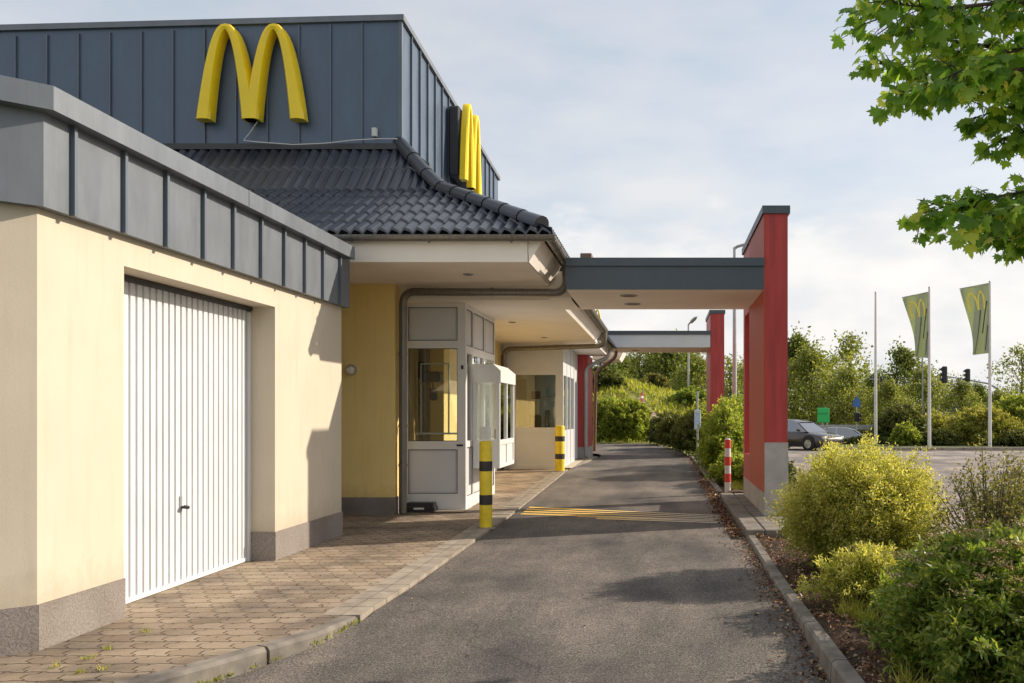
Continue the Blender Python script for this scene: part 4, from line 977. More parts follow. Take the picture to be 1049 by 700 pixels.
for (bx, by, br, bh, lb, mt) in ((-3.4, 48, 1.1, 1.0, 'dark scrub bush high on the left of the grassy hill', 'lf_dark'), (-.6, 51, .9, .8, 'small scrub bush on the crest of the grassy hill behind the no entry sign', 'lf_olive'), (1.5, 47.5, 1.0, .8, 'green scrub bush low on the right slope of the hill', 'lf_green'), (-2.2, 44.2, .7, .5, 'tiny weedy bush just above the hedge on the hill slope', 'lf_yellowgreen')):
    bush('bush', (bx, by, hillz(bx, by) - .05), br, br, bh, lb, mat=mt, stems=140, per=45, ln=.13, wd=.08, seed=int(bx * 10 + 90), spiky=.25, woody=0)
bush('hedge', (-5.2, 39.6, gp(38)), 1.9, 1.0, 2.0, 'green hedge at the lane end half hidden by the restaurant', cat='hedge', mat='lf_green', stems=500, per=60, ln=.12, wd=.07, seed=31, spiky=.12, woody=0, box=True)
# ground cover near island
r = np.random.RandomState(50)
def scatter_quads(n, fx, fy, fz, ln, wd, r, flat=True):
    X = fx(n); Y = fy(n); P_ = np.stack([X, Y, fz(X, Y)], 1)
    if flat: D = unit(np.stack([r.randn(n), r.randn(n), r.randn(n) * .25], 1)); Nn = unit(np.stack([r.randn(n) * .35, r.randn(n) * .35, np.ones(n)], 1))
    else: D = unit(np.stack([r.randn(n) * .35, r.randn(n) * .35, np.ones(n)], 1)); Nn = unit(r.randn(n, 3))
    return quads(P_, D, Nn, ln * (.5 + r.rand(n)), wd * (.5 + r.rand(n)), fold=.35)
root = bpy.data.objects.new('dummy', None); ORI[root] = Vector((0, 0, 0))
def stuff(name, V, mat, label, cat):
    o = leaf_mesh(name, V, 4, mat, root); o.parent = None
    return tag(o, label, cat, kind='stuff')
glv = np.vectorize(gl); gpv = np.vectorize(gp); krv = np.vectorize(kr)
def litter():
    Vs = []
    n = 2600; Y = 4 + 23 * r.rand(n) ** 1.25; X = krv(Y) - np.abs(r.randn(n)) ** 1.3 * .09 - .005
    P_ = np.stack([X, Y, glv(Y) + .006 + .02 * r.rand(n) * np.exp(-(krv(Y) - X) * 12)], 1)
    D = unit(np.stack([r.randn(n), r.randn(n), r.randn(n) * .3], 1)); Nn = unit(np.stack([r.randn(n) * .5, r.randn(n) * .5, np.ones(n)], 1))
    Vs.append(quads(P_, D, Nn, .032 * (.5 + r.rand(n)), .02 * (.5 + r.rand(n)), fold=.35))
    n = 7000; Y = 4 + 7 * r.rand(n); X = krv(Y) + .12 + r.rand(n) ** 1.2 * 1.6
    e = np.where(True, .03 * (np.sin(X * 7 + Y * 3) + np.sin(Y * 5.1 - X * 4)) + .045, 0)
    P_ = np.stack([X, Y, e + .01 * r.rand(n)], 1)
    D = unit(np.stack([r.randn(n), r.randn(n), r.randn(n) * .3], 1)); Nn = unit(np.stack([r.randn(n) * .5, r.randn(n) * .5, np.ones(n)], 1))
    Vs.append(quads(P_, D, Nn, .04 * (.4 + r.rand(n)), .018 * (.5 + r.rand(n)), fold=.3))
    n = 1500; Y = 11 + 8 * r.rand(n); X = krv(Y) - .06 - np.abs(r.randn(n)) * .07
    P_ = np.stack([X, Y, glv(Y) + .01 + .03 * r.rand(n)], 1); D = unit(r.randn(n, 3) * [1, 1, .4]); Nn = unit(r.randn(n, 3) * .5 + [0, 0, 1])
    Vs.append(quads(P_, D, Nn, .045 * (.5 + r.rand(n)), .03 * (.5 + r.rand(n)), fold=.3))
    n = 160; Y = 5 + 8 * r.rand(n); X = -3.9 + 4.6 * r.rand(n)
    P_ = np.stack([X, Y, np.where(X > -2.3, glv(Y), gpv(Y)) + .008], 1); D = unit(r.randn(n, 3) * [1, 1, .2]); Nn = unit(r.randn(n, 3) * .4 + [0, 0, 1])
    ok = np.abs(X + 2.4) > .25
    Vs.append(quads(P_[ok], D[ok], Nn[ok], .02 * (.5 + r.rand(ok.sum())), .014 * (.5 + r.rand(ok.sum())), fold=.3))
    return np.concatenate(Vs)
stuff('fallen_leaves', litter(), 'litter', 'dry brown leaves and bark bits along the right kerb and on the bed', 'leaf litter')
def tufts(n, cs_, spread, hgt, r):
    Vs = []
    for (x, y, z) in cs_:
        m_ = n; P_ = np.stack([x + r.randn(m_) * spread, y + r.randn(m_) * spread, np.full(m_, z)], 1)
        D = unit(np.stack([r.randn(m_) * .5, r.randn(m_) * .5, np.ones(m_)], 1)); Nn = unit(r.randn(m_, 3))
        Vs.append(quads(P_, D, Nn, hgt * (.5 + r.rand(m_)), np.full(m_, .008), fold=0))
    return np.concatenate(Vs)
cs_ = [(kr(y) + .2 + r.rand() * .9, y, gp(y) + .03) for y in r.uniform(4.2, 7.0, 36)] + [(kr(y) + .25 + r.rand() * .6, y, gp(y) + .03) for y in r.uniform(16.5, 20, 26)]
stuff('grass', tufts(60, cs_, .05, .12, r), 'dry_grass', 'thin yellowish grass and weeds growing in the planting beds', 'grass')
cs_ = []
for i in range(24):
    y = r.uniform(4.9, 6.7); cs_.append((kx(y) + .0 + r.randn() * .004, y, gl(y) + .0))
for i in range(10): cs_.append((kx(5.2) - r.uniform(.3, 1.4), r.uniform(4.6, 6.2), .0))
stuff('weeds', tufts(14, cs_, .016, .035, r), 'dry_grass', 'tiny yellow green weeds growing out of the left kerb joints', 'weeds')

# ------------------------------------------------------------------ hill and distance
mb = MB(); vs = []; fs = []; nx, ny = 60, 40
for j in range(ny + 1):
    y = 36.5 + (95 - 36.5) * j / ny
    for i in range(nx + 1):
        x = -45 + 60 * i / nx; vs.append((x, y, hillz(x, y) - (.35 if y < 40.5 else .0)))
for j in range(ny):
    for i in range(nx): q = j * (nx + 1) + i; fs.append((q, q + 1, q + nx + 2, q + nx + 1))
struct('hill', mb.add(vs, fs), 'hill', True)
mb = MB(); vs = []
for k in range(9):
    t_ = k / 8; x = -1.5 + 1.9 * t_; y = 46.0 - 3.4 * t_
    for s2 in (-.9, -.3, .3, .9): vs.append((x + s2 * .25, y + s2 * .7, hillz(x + s2 * .25, y + s2 * .7) + .05))
mb.add(vs, [(k * 4 + c_, k * 4 + c_ + 1, k * 4 + c_ + 5, k * 4 + c_ + 4) for k in range(8) for c_ in range(3)]); struct('path', mb, 'path')
n = 20000; X = r.uniform(-9, 5, n); Y = r.uniform(40.5, 60, n); Z = np.array([hillz(a, b) for a, b in zip(X, Y)])
dp = np.abs((X + 1.5) * 3.4 + (Y - 46.0) * 1.9) / 3.9
ok = ~((dp < .5) & (X > -1.9) & (X < .9)); X, Y, Z = X[ok], Y[ok], Z[ok]; n = len(X)
D = unit(np.stack([r.randn(n) * .4, r.randn(n) * .4, np.ones(n)], 1)); 
stuff('grass', quads(np.stack([X, Y, Z], 1), D, unit(r.randn(n, 3)), .24 * (.3 + r.rand(n) ** 2 * 1.5), np.full(n, .10), fold=.1), 'dry_grass', 'tall yellow green meadow grass covering the hill beyond the lane', 'meadow grass')
# far planted ground on the right
mb = MB(); vs = []; fs = []
for j, (y, z) in enumerate(((41.2, -.10), (44, -.05), (47.2, -.12), (49, -.75), (56.5, -.75), (60, -.2), (120, .2))):
    for i in range(9): vs.append((8 + i * 8, y + (0 if j else max(0, 0) - i * .35 if False else 0), z))
for j in range(6):
    for i in range(8): q = j * 9 + i; fs.append((q, q + 1, q + 10, q + 9))
struct('verge', mb.add(vs, fs), 'grassland')
mb = MB()
for i in range(16): mb.bbox(8 + i * 1.0, 8.98 + i * 1.0, 41.0, 41.18, -.4, -.06, .02)
struct('kerb', mb, 'concrete_light')

# background trees
def tree_proto(name, seed, h, w_, mat, dens=1.0, loose=.2):
    r = np.random.RandomState(seed)
    t0 = thing(name, (0, 0, 0), 'x', 'tree')
    mb = MB(); mb.tube([(0, 0, -.3), (.05, 0, h * .3), (-.05, .05, h * .6), (0, 0, h * .92)], [.13, .10, .06, .02], 8)
    Vc = []; cl = int(64 * dens)
    for i in range(cl):
        z = h * (.06 + .92 * ((i + r.rand()) / cl) ** 1.1); k = (z / h); prof = math.sin(min(1, k * 1.1 + .08) * math.pi) ** .5 * .5 + .10
        a = r.rand() * 6.28; q = (r.rand() ** .5) * prof * w_
        c = np.array([math.cos(a) * q, math.sin(a) * q, z]); rr = w_ * (.10 + .10 * r.rand()) * (1.2 - .6 * k)
        m_ = int(120 * dens)
        pp = c + r.randn(m_, 3) * rr * np.array([1, 1, .8]) * .8
        Vc.append(quads(pp, unit(r.randn(m_, 3) + np.array([0, 0, -.3])), unit(r.randn(m_, 3) + [0, 0, .6]), .24 * (.5 + r.rand(m_)), .16 * (.5 + r.rand(m_))))
        if i % 2 == 0: mb.tube([(0, 0, max(z - rr * 2 - .4, h * .12)), tuple(c * [.5, .5, 1] - np.array([0, 0, .3])), tuple(c)], [.035, .025, .01], 5)
    mb.build('trunk', 'bark', t0, True)
    leaf_mesh('crown', np.concatenate(Vc), 4, mat, t0)
    return t0
protos = [tree_proto('tree', 101, 7, 4.6, 'lf_tree'), tree_proto('tree', 102, 7, 5.4, 'lf_tree2', 1.05), tree_proto('tree', 103, 7, 3.8, 'lf_tree', .8), tree_proto('tree', 104, 7, 5.0, 'lf_tree2', .6)]
used = [False] * 4
def tree(k, px, top, Y, label, zg=-.1, wsc=1.0):
    p_ = protos[k]
    if not used[k]: o = p_; used[k] = True
    else: o = copy_tree(p_)
    htop = H + (423 - top) * Y / 900
    s = (htop - zg) / 6.5
    o.location = ((px - 680) * Y / 900, Y, zg); o.scale = (s * wsc, s * wsc, s); o.rotation_euler = (0, 0, rnd.random() * 6.28)
    o['label'] = label; o['category'] = 'tree'; o['group'] = 'trees beyond the car park and hill'
TL = [
 (2, 622, 366, 62, 'dark tree partly hidden by the second gutter, left end of the treeline'),
 (0, 640, 372, 70, 'tree above the left slope of the hill under the far canopy'),
 (3, 655, 362, 66, 'tall airy tree above the no entry sign'),
 (1, 672, 366, 74, 'pale tree behind the crest of the hill'),
 (0, 688, 358, 66, 'dense dark tree between the no entry sign and the thin lamp post'),
 (2, 703, 364, 72, 'tree right behind the thin lamp post'),
 (1, 716, 372, 60, 'pale green tree to the left of the far red pillar'),
 (3, 748, 372, 58, 'light tree seen between the two red pillars behind the tall lamp post'),
 (1, 768, 378, 66, 'pale tree just left of the near red pillar foot'),
 (0, 815, 352, 72, 'tall tree just right of the near red pillar'),
 (1, 832, 364, 62, 'broad pale tree behind the green board'),
 (3, 850, 372, 76, 'airy tree between the green board and the blue traffic sign'),
 (3, 871, 350, 86, 'tall sparse tree rising above its neighbours left of the bare flagpole'),
 (1, 868, 385, 58, 'yellow green tree behind the blue traffic sign'),
 (0, 897, 388, 64, 'rounded tree behind the bare flagpole'),
 (0, 926, 364, 70, 'dark tree with a domed top just left of the middle flagpole'),
 (1, 912, 396, 56, 'low pale tree between bare and middle flagpoles'),
 (1, 945, 384, 62, 'pale tree behind the middle flagpole'),
 (3, 966, 388, 66, 'thin tree behind the left traffic light'),
 (1, 986, 394, 58, 'pale tree below the traffic light arm'),
 (0, 1003, 398, 60, 'small tree left of the right flagpole'),
 (1, 1024, 405, 54, 'low tree right of the right flagpole in front of the blue hall'),
 (3, 1047, 362, 74, 'tall brownish tree at the right picture edge'),
 (0, 1075, 380, 70, 'tree beyond the right picture edge'),
 (2, 590, 372, 70, 'tree behind the restaurant end'),
]
for a in TL: tree(*a)

bush('bush', (12.7, 47, -.1), 1.3, 1.4, 1.9, 'dark round bush left of the middle flagpole', mat='lf_dark', stems=420, per=50, ln=.15, wd=.09, seed=61, spiky=.12, woody=0)
bush('bush', (12.0, 43.6, -.1), .65, .7, 1.0, 'small bright green bush in front of the dark round bush', mat='lf_fresh', stems=220, per=45, ln=.12, wd=.07, seed=62, spiky=.2, woody=0)
bush('bush', (16.2, 44.8, -.1), 2.0, 1.6, 1.75, 'wide feathery yellow green bush behind the right flagpole', mat='lf_yellowgreen', stems=480, per=50, ln=.15, wd=.06, seed=63, spiky=.2, woody=0)
bush('bush', (13.7, 43.8, -.1), 1.0, .9, .7, 'low dark bush between the middle and right flagpoles', mat='lf_dark', stems=280, per=45, ln=.12, wd=.07, seed=64, spiky=.15, woody=0)
bush('bush', (17.5, 43.2, -.1), 1.0, 1.0, .7, 'low dark green bush at the right end of the far kerb', mat='lf_dark', stems=280, per=45, ln=.12, wd=.07, seed=65, spiky=.15, woody=0)
bush('bush', (19.2, 47, -.1), 2.0, 1.5, 2.4, 'fresh green bush at the far right edge below the blue hall', mat='lf_fresh', stems=380, per=45, ln=.16, wd=.09, seed=66, spiky=.2, woody=0)
bush('bush', (15.6, 50, -.72), 1.6, 1.4, 2.1, 'pale bush in the gap behind the flagpoles', mat='lf_yellowgreen', stems=320, per=45, ln=.15, wd=.09, seed=67, spiky=.2, woody=0)
bush('hedge', (11.0, 46.2, -.2), 1.7, .6, .45, 'low dark hedge beside the parked silver car', cat='hedge', mat='lf_dark', stems=280, per=45, ln=.10, wd=.06, seed=68, spiky=.15, woody=0)
0 and bush('bush', (4.2, 31, -.15), .9, .8, .9, 'low bush seen beyond the near red pillar', mat='lf_fresh', stems=220, per=45, ln=.09, wd=.05, seed=69, woody=0)

# ------------------------------------------------------------------ maple in the top right corner
def maple():
    r = np.random.RandomState(77)
    base = Vector((4.9, 6.6, -.05)); t0 = thing('maple_tree', base, 'maple tree whose leafy branches hang into the top right corner', 'tree')
    mb = MB(); mb.tube([base, (4.85, 6.6, 1.2), (4.9, 6.5, 2.4), (4.8, 6.5, 3.8), (4.9, 6.6, 5.6)], [.17, .14, .12, .09, .04], 12); mb.build('trunk', 'bark', t0, True)
    outl = [(0, -1.0), (.10, -.30), (.42, -.62), (.40, -.34), (.95, -.30), (.72, -.02), (1.0, .30), (.56, .26), (.60, .62), (.26, .50), (0, 1.05)]
    outl = [(0, -.35), (.12, -.28), (.42, -.50), (.36, -.22), (.80, -.28), (.66, -.02), (.98, .28), (.60, .24), (.62, .52), (.30, .42), (.22, .72), (0, 1.0)]
    full = outl + [(-x, y) for x, y in outl[-2:0:-1]]; K = len(full); F = np.array(full)
    Ps = []; Ds = []; Ns = []; Ls = []
    lm = MB()
    def twig(a, d, length, nl, size=.064):
        a = Vector(a); d = Vector(d).normalized(); pts_ = [a]
        for k in range(3):
            d = (d + Vector((r.randn() * .12, r.randn() * .12, -.10))).normalized(); pts_.append(pts_[-1] + d * length / 3)
        lm.tube(pts_, [.006, .004, .003, .0015], 5)
        for i in range(nl):
            t_ = .25 + .75 * (i + .5) / nl; f_ = t_ * 3; k = min(int(f_), 2); p = pts_[k].lerp(pts_[k + 1], f_ - k)
            side = Vector((r.randn(), r.randn(), r.randn() * .5 - .2)).normalized(); pe = p + side * .05
            lm.tube([p, pe], .0012, 3, False)
            dr = (side * .6 + d * .5 + Vector((0, 0, -.55)) + Vector((r.randn(), r.randn(), r.randn())) * .25).normalized()
            Ps.append(pe); Ds.append(dr); Ns.append((Vector((r.randn() * .55, r.randn() * .55, 1.0))).normalized()); Ls.append(size * (.65 + .6 * r.rand()))
    def branch(pts2, rad, sp=.036, tl=.30, start=.0, side=1.0):
        pts_ = bent([at(*p) if len(p) == 3 and p[1] > 10 or True else p for p in pts2], .25, 6) if len(pts2) > 2 else [at(*p) for p in pts2]
        if pts_[0].x < 4.5: q0 = Vector((4.87, 6.55, pts_[0].z - .25)); lm.tube(bent([q0, (q0 + pts_[0]) / 2 + Vector((0, 0, .06)), pts_[0]], .2), [rad * 1.5] * 8 + [rad], 7) if False else lm.tube([q0, pts_[0]], [rad * 1.5, rad], 7)
        lm.tube(pts_, [rad * (1 - .85 * i / (len(pts_) - 1)) for i in range(len(pts_))], 7)
        d = 0
        for i in range(len(pts_) - 1):
            a, b = pts_[i], pts_[i + 1]; seg = (b - a).length; dirn = (b - a).normalized(); k = 0
            while k < seg:
                p = a + dirn * k
                perp = Vector((r.randn(), r.randn() * 1.1, r.randn() * .7 - .1)); perp = (perp - dirn * perp.dot(dirn)).normalized()
                twig(p, dirn * .8 + perp * side, tl * (.4 + .6 * r.rand()), 4 + r.randint(3)); k += sp
        twig(pts_[-1], dirn, tl * .5, 6)
    branch([(1180, 60, 6.3), (1040, 52, 6.0), (960, 40, 5.8), (888, 16, 5.7)], .022)
    branch([(1180, 10, 6.0), (1050, 0, 5.6), (960, 10, 5.4), (905, 2, 5.3)], .02)
    branch([(1180, 100, 5.8), (1060, 70, 5.6), (975, 72, 5.5), (915, 102, 5.4)], .018, tl=.22)
    branch([(1180, 90, 6.5), (1050, 62, 6.3), (970, 62, 6.3), (895, 66, 6.2)], .018, tl=.24)
    branch([(1180, 60, 5.2), (1100, 40, 5.1), (1020, 55, 5.0), (960, 84, 5.0)], .018, tl=.2)
    branch([(1180, 90, 6.6), (1090, 95, 6.4), (1030, 82, 6.3), (990, 92, 6.3)], .016, tl=.18)
    branch([(1180, 120, 6.1), (1090, 104, 6.0), (1040, 108, 5.9), (1000, 120, 5.9)], .016, tl=.18)
    branch([(1190, 210, 5.9), (1120, 214, 5.9), (1070, 236, 5.8), (1040, 246, 5.8)], .016, tl=.16)
    branch([(1190, 150, 6.0), (1110, 130, 5.9), (1060, 128, 5.8), (1034, 140, 5.8)], .015, tl=.2)
    branch([(1190, 190, 6.0), (1090, 190, 5.8), (1010, 203, 5.7), (945, 218, 5.7)], .018, tl=.2)
    branch([(1190, 200, 5.6), (1100, 196, 5.5), (1040, 214, 5.4), (985, 230, 5.4)], .016, tl=.19)
    branch([(1190, 190, 6.2), (1110, 190, 6.1), (1050, 222, 6.0), (1012, 236, 6.0)], .016, tl=.18)
    branch([(1190, -60, 6.0), (1050, -50, 5.8), (960, -30, 5.6), (910, -20, 5.5)], .02)
    lm.build('branches', 'twig', t0, True)
    # rest of the crown beyond the frame
    for i in range(4200):
        a = r.rand() * 6.28; ph_ = np.arccos(2 * r.rand() - 1); q = 1.3 * (.5 + .5 * r.rand()); p = Vector((4.9 + q * math.sin(ph_) * math.cos(a) * 1.2, 6.5 + q * math.sin(ph_) * math.sin(a) * 1.4, 4.6 + q * math.cos(ph_) * 1.5))
        if p.x / p.y > .44 or p.z > 4.9: Ps.append(p); Ds.append(Vector((r.randn(), r.randn(), -.6)).normalized()); Ns.append(Vector((r.randn() * .5, r.randn() * .5, 1)).normalized()); Ls.append(.09)
    Ps, Ds, Ns = map(lambda q: np.array([tuple(v) for v in q]), (Ps, Ds, Ns)); Ls = np.array(Ls)
    S = unit(np.cross(Ds, Ns)); Nn = np.cross(S, Ds)
    curl = -.25 * (F[:, 0] ** 2) - .10 * F[:, 1] ** 2
    V = Ps[:, None] + (S[:, None] * F[None, :, 0:1] + Ds[:, None] * (F[None, :, 1:2] + .35) + Nn[:, None] * curl[None, :, None]) * Ls[:, None, None]
    leaf_mesh('foliage', V.reshape(-1, 3), K, 'lf_maple', t0)
maple()

# ------------------------------------------------------------------ poles, lamps, signs
def street_lamp(x, y, z0, h, r0, armv, label, head):
    t0 = thing('street_lamp', (x, y, z0), label, 'street lamp')
    mb = MB(); mb.tube([(x, y, z0), (x, y, z0 + h * .25), (x, y, z0 + h)], [r0, r0 * .8, r0 * .55], 14); mb.build('pole', 'galv', t0, True)
    a = Vector((x, y, z0 + h)); ax = Vector(armv)
    mb = MB(); mb.tube(bent([a - Vector((0, 0, .3)), a, a + ax], .12), r0 * .5, 10); mb.build('arm', 'lamp_grey', t0, True)
    b = a + ax; dirn = ax.normalized(); sd_ = Vector((-dirn.y, dirn.x, 0)).normalized(); hl = head
    mb = MB(); vs = []
    for (t_, wv, hh) in ((0, .06, .05), (.25, .14, .11), (.7, .15, .10), (1, .05, .03)):
        c_ = b + dirn * hl * t_
        for (u_, v_) in ((-1, -.4), (-.6, -1), (.6, -1), (1, -.4), (.7, .7), (-.7, .7)): vs.append(c_ + sd_ * wv * u_ + Vector((0, 0, hh * v_)))
    fs = [(i * 6 + k, i * 6 + (k + 1) % 6, (i + 1) * 6 + (k + 1) % 6, (i + 1) * 6 + k) for i in range(3) for k in range(6)] + [(0, 1, 2, 3, 4, 5), (23, 22, 21, 20, 19, 18)]
    mb.add(vs, fs); mb.build('lamp_head', 'lamp_grey', t0, True)
street_lamp(2.42, 30, 0.0, 7.2, .10, (.5, -.1, .12), 'tall grey street lamp rising behind the near canopy beside the red pillar', .75)
street_lamp(1.6, 57, .2, 7.1, .10, (.1, -.1, .08), 'thin street lamp seen under the near canopy left of the far red pillar', .7)
street_lamp(11.4, 63, -.1, 5.7, .09, (-.2, -.1, .05), 'grey lamp pole above the green board', .5)
fp = [(897, 300, 45, 'bare flagpole without a flag, left of the two flags'), (952, 295, 41.8, 'middle flagpole carrying the left flag'), (1014, 289, 41.4, 'right flagpole carrying the right flag')]
for (px, top, Y, lab) in fp:
    a = at(px, top, Y); z0 = -.12
    t0 = thing('flagpole', (a.x, Y, z0), lab, 'flagpole', 'flagpoles behind the car park')
    mb = MB(); mb.tube([(a.x, Y, z0), (a.x, Y, a.z * .4), (a.x, Y, a.z)], [.085, .075, .05], 14); mb.build('pole', 'post_white', t0, True)
    mb = MB(); mb.tube([(a.x, Y, a.z), (a.x, Y, a.z + .06)], [.06, .03], 12); mb.build('cap', 'lamp_grey', t0, True)
def flag(corners, Y, label):
    # corners px,py: top-left, top-right, bottom-right, bottom-left; cloth with soft folds
    TLc, TRc, BRc, BLc = [at(px, py, Y) for px, py in corners]
    t0 = thing('flag', tuple(TRc), label, 'flag', 'green flags on the flagpoles')
    def S(u, v, off=0):
        a = TLc.lerp(TRc, u); b = BLc.lerp(BRc, u); p = a.lerp(b, v)
        p = p + Vector((-.22 * math.sin(v * math.pi) * (1 - u) * -1, .17 * math.sin(u * 8 + v * 5) * (1.15 - u) + off, 0)); return p
    nu, nv = 14, 20; mb = MB(); vs = [S(i / nu, j / nv) for j in range(nv + 1) for i in range(nu + 1)] + [S(i / nu, j / nv, .012) for j in range(nv + 1) for i in range(nu + 1)]
    Q = (nu + 1) * (nv + 1)
    fs = [(j * (nu + 1) + i, j * (nu + 1) + i + 1, (j + 1) * (nu + 1) + i + 1, (j + 1) * (nu + 1) + i) for j in range(nv) for i in range(nu)]
    fs += [tuple(Q + k for k in f_) for f_ in fs[:nu * nv]]
    mb.add(vs, fs); mb.build('cloth', 'flag', t0, True)
    # printed arches
    mb = MB()
    for c0 in (.30, .66):
        pts_ = []
        for k in range(17):
            th = math.pi * k / 16; pts_.append((c0 + .155 * -math.cos(th), .36 - .26 * math.sin(th) ** .7))
        for (u0, v0), (u1, v1) in zip(pts_, pts_[1:]):
            du, dv = u1 - u0, v1 - v0
            w_ = .040
            q = [S(u0 - w_, v0, -.012), S(u0 + w_, v0, -.012), S(u1 + w_, v1, -.012), S(u1 - w_, v1, -.012)]
            if abs(du) > abs(dv): q = [S(u0, v0 - w_ * .5, -.012), S(u0, v0 + w_ * .5, -.012), S(u1, v1 + w_ * .5, -.012), S(u1, v1 - w_ * .5, -.012)]
            mb.add(q, [(0, 1, 2, 3)])
    mb.build('printed_arches', 'flag_yellow', t0)
    for (u0, v0, u1, v1) in ((.62, .36, .22, .98), (.92, .25, .66, .7), (.93, .6, .8, .95), (.62, .36, .55, .5)):
        mb = MB()
        for k in range(8):
            a_, b_ = k / 8, (k + 1) / 8; w_ = .026
            mb.add([S(u0 + (u1 - u0) * a_ - w_, v0 + (v1 - v0) * a_, -.016), S(u0 + (u1 - u0) * a_ + w_, v0 + (v1 - v0) * a_, -.016), S(u0 + (u1 - u0) * b_ + w_, v0 + (v1 - v0) * b_, -.016), S(u0 + (u1 - u0) * b_ - w_, v0 + (v1 - v0) * b_, -.016)], [(0, 1, 2, 3)])
        mb.build('fold_line', 'flag_dark', t0)
    mb = MB(); mb.tube([TRc + Vector((.08, 0, .0)), TLc], .02, 8); mb.build('top_bar', 'lamp_grey', t0)
flag([(924, 305), (951, 299), (951, 367), (936, 366)], 41.8, 'left green flag with yellow arches hanging from the middle flagpole')
flag([(983, 296), (1013, 290), (1012.5, 362), (995, 364)], 41.4, 'right green flag with yellow arches hanging from the right flagpole')
# green board
gb = thing('notice_board', at(843, 440, 48), 'bright green board on grey posts beyond the parked dark car', 'notice board')
a, b = at(837.5, 433, 48), at(849.5, 418, 48)
mb = MB(); mb.bbox(a.x, b.x, 47.97, 48.03, a.z, b.z, .02); mb.build('board', 'green_board', gb)
mb = MB(); mb.box(a.x + .03, b.x - .03, 47.955, 47.968, (a.z + b.z) / 2 + .06, (a.z + b.z) / 2 + .12); mb.build('stripe', plain('dark_green', (.02, .3, .08), .5), gb)
mb = MB(); mb.tube([(a.x + .28, 48.08, -.5), (a.x + .28, 48.08, b.z)], .05, 8); mb.tube([(b.x - .1, 48.08, -.5), (b.x - .1, 48.08, b.z)], .05, 8); mb.each('post', 'galv', gb, True)
# pedestrian signal with blue sign
p_ = at(877.5, 423, 52); ps = thing('signal_post', (p_.x, 52, -.75), 'thin post with blue sign above a small black signal, right of the green board', 'traffic signal')
mb = MB(); mb.tube([(p_.x, 52, -.75), (p_.x, 52, 2.6)], .035, 8); mb.build('post', 'galv', ps, True)
mb = MB(); z = H + 11 * 52 / 900; mb.prism([(p_.x - .22, z - .3), (p_.x + .22, z - .3), (p_.x + .22, z + .05), (p_.x, z + .36), (p_.x - .22, z + .05)], 'y', 51.93, 51.96); mb.build('sign_plate', 'blue_sign', ps)
mb = MB(); z = H - 5 * 52 / 900; mb.bbox(p_.x - .16, p_.x + .14, 51.8, 51.95, z - .25, z + .3, .03); mb.bbox(p_.x + .1, p_.x + .26, 51.7, 51.85, z + .05, z + .22, .03); mb.bbox(p_.x + .1, p_.x + .26, 51.7, 51.85, z - .2, z - .05, .03); mb.build('signal_head', 'black', ps)
# traffic lights on a curved mast
ml = thing('traffic_light', at(1026, 440, 55), 'traffic light mast with a curved arm reaching left over the bushes and two black heads', 'traffic light')
pts_ = [at(1026, 445, 55), at(1026, 410, 55), at(1022, 398, 55), at(1012, 393, 55), at(990, 389, 55), at(965, 385, 55)]
mb = MB(); mb.tube(pts_, [.1, .09, .08, .06, .05, .04], 10); mb.build('mast', 'galv', ml, True)
mb = MB(); mb.tube([at(1014, 397, 55), at(985, 392, 55), at(968, 389, 55)], .02, 6); mb.build('stay', 'galv', ml, True)
for (px, py, w_, h_) in ((967.5, 384, .42, 1.05), (991.5, 384.5, .36, .8)):
    c_ = at(px, py, 54.8); mb = MB(); mb.bbox(c_.x - w_ * .3, c_.x + w_ * .42, 54.75, 54.95, c_.z - h_ / 2, c_.z + h_ / 2, .04); hd = mb.build('signal_head', 'black', ml)
    mb = MB()
    for k in (-1, 0, 1):
        z = c_.z + k * h_ * .31; mb.prism([(c_.x - w_ * .75, z + .02), (c_.x - w_ * .3, z + .13), (c_.x - w_ * .3, z - .10)], 'y', 54.72, 54.92)
    mb.build('visor', 'black', hd)
c_ = at(903, 391, 60); bs = thing('traffic_light', (c_.x, 60, -.1), 'distant traffic light head on a bracket just right of the bare flagpole', 'traffic light')
mb = MB(); mb.bbox(c_.x - .1, c_.x + .35, 59.9, 60.1, c_.z - .5, c_.z + .35, .05); mb.build('signal_head', 'dark_metal', bs)
mb = MB(); mb.tube([(c_.x + .2, 60.12, -.1), (c_.x + .2, 60.12, c_.z + .3)], .05, 8); mb.tube([(c_.x - .8, 60.12, c_.z + .15), (c_.x + .2, 60.12, c_.z + .15)], .04, 8); mb.build('post', 'galv', bs, True)
c_ = at(945, 423, 58); tp = thing('lamp_post', (c_.x, 58, -.1), 'thin grey post with a short cross arm just left of the middle flagpole', 'lamp post')
mb = MB(); mb.tube([(c_.x, 58, -.1), (c_.x, 58, 6.0)], .05, 8); mb.build('pole', 'lamp_grey', tp, True)
mb = MB(); mb.tube([(c_.x - .35, 58, 5.95), (c_.x + .5, 58, 5.95)], .04, 8); mb.build('cross_arm', 'lamp_grey', tp, True)
c_ = at(1021.5, 418, 60); rb = thing('notice_board', (c_.x, 60, -.1), 'small red board beside the traffic light mast', 'notice board')
mb = MB(); mb.bbox(c_.x - .22, c_.x + .22, 59.97, 60.03, c_.z - .35, c_.z + .35, .02); mb.build('board', 'red_sign', rb)
mb = MB(); mb.tube([(c_.x, 60.06, -.1), (c_.x, 60.06, c_.z + .2)], .04, 8); mb.build('post', 'galv', rb, True)
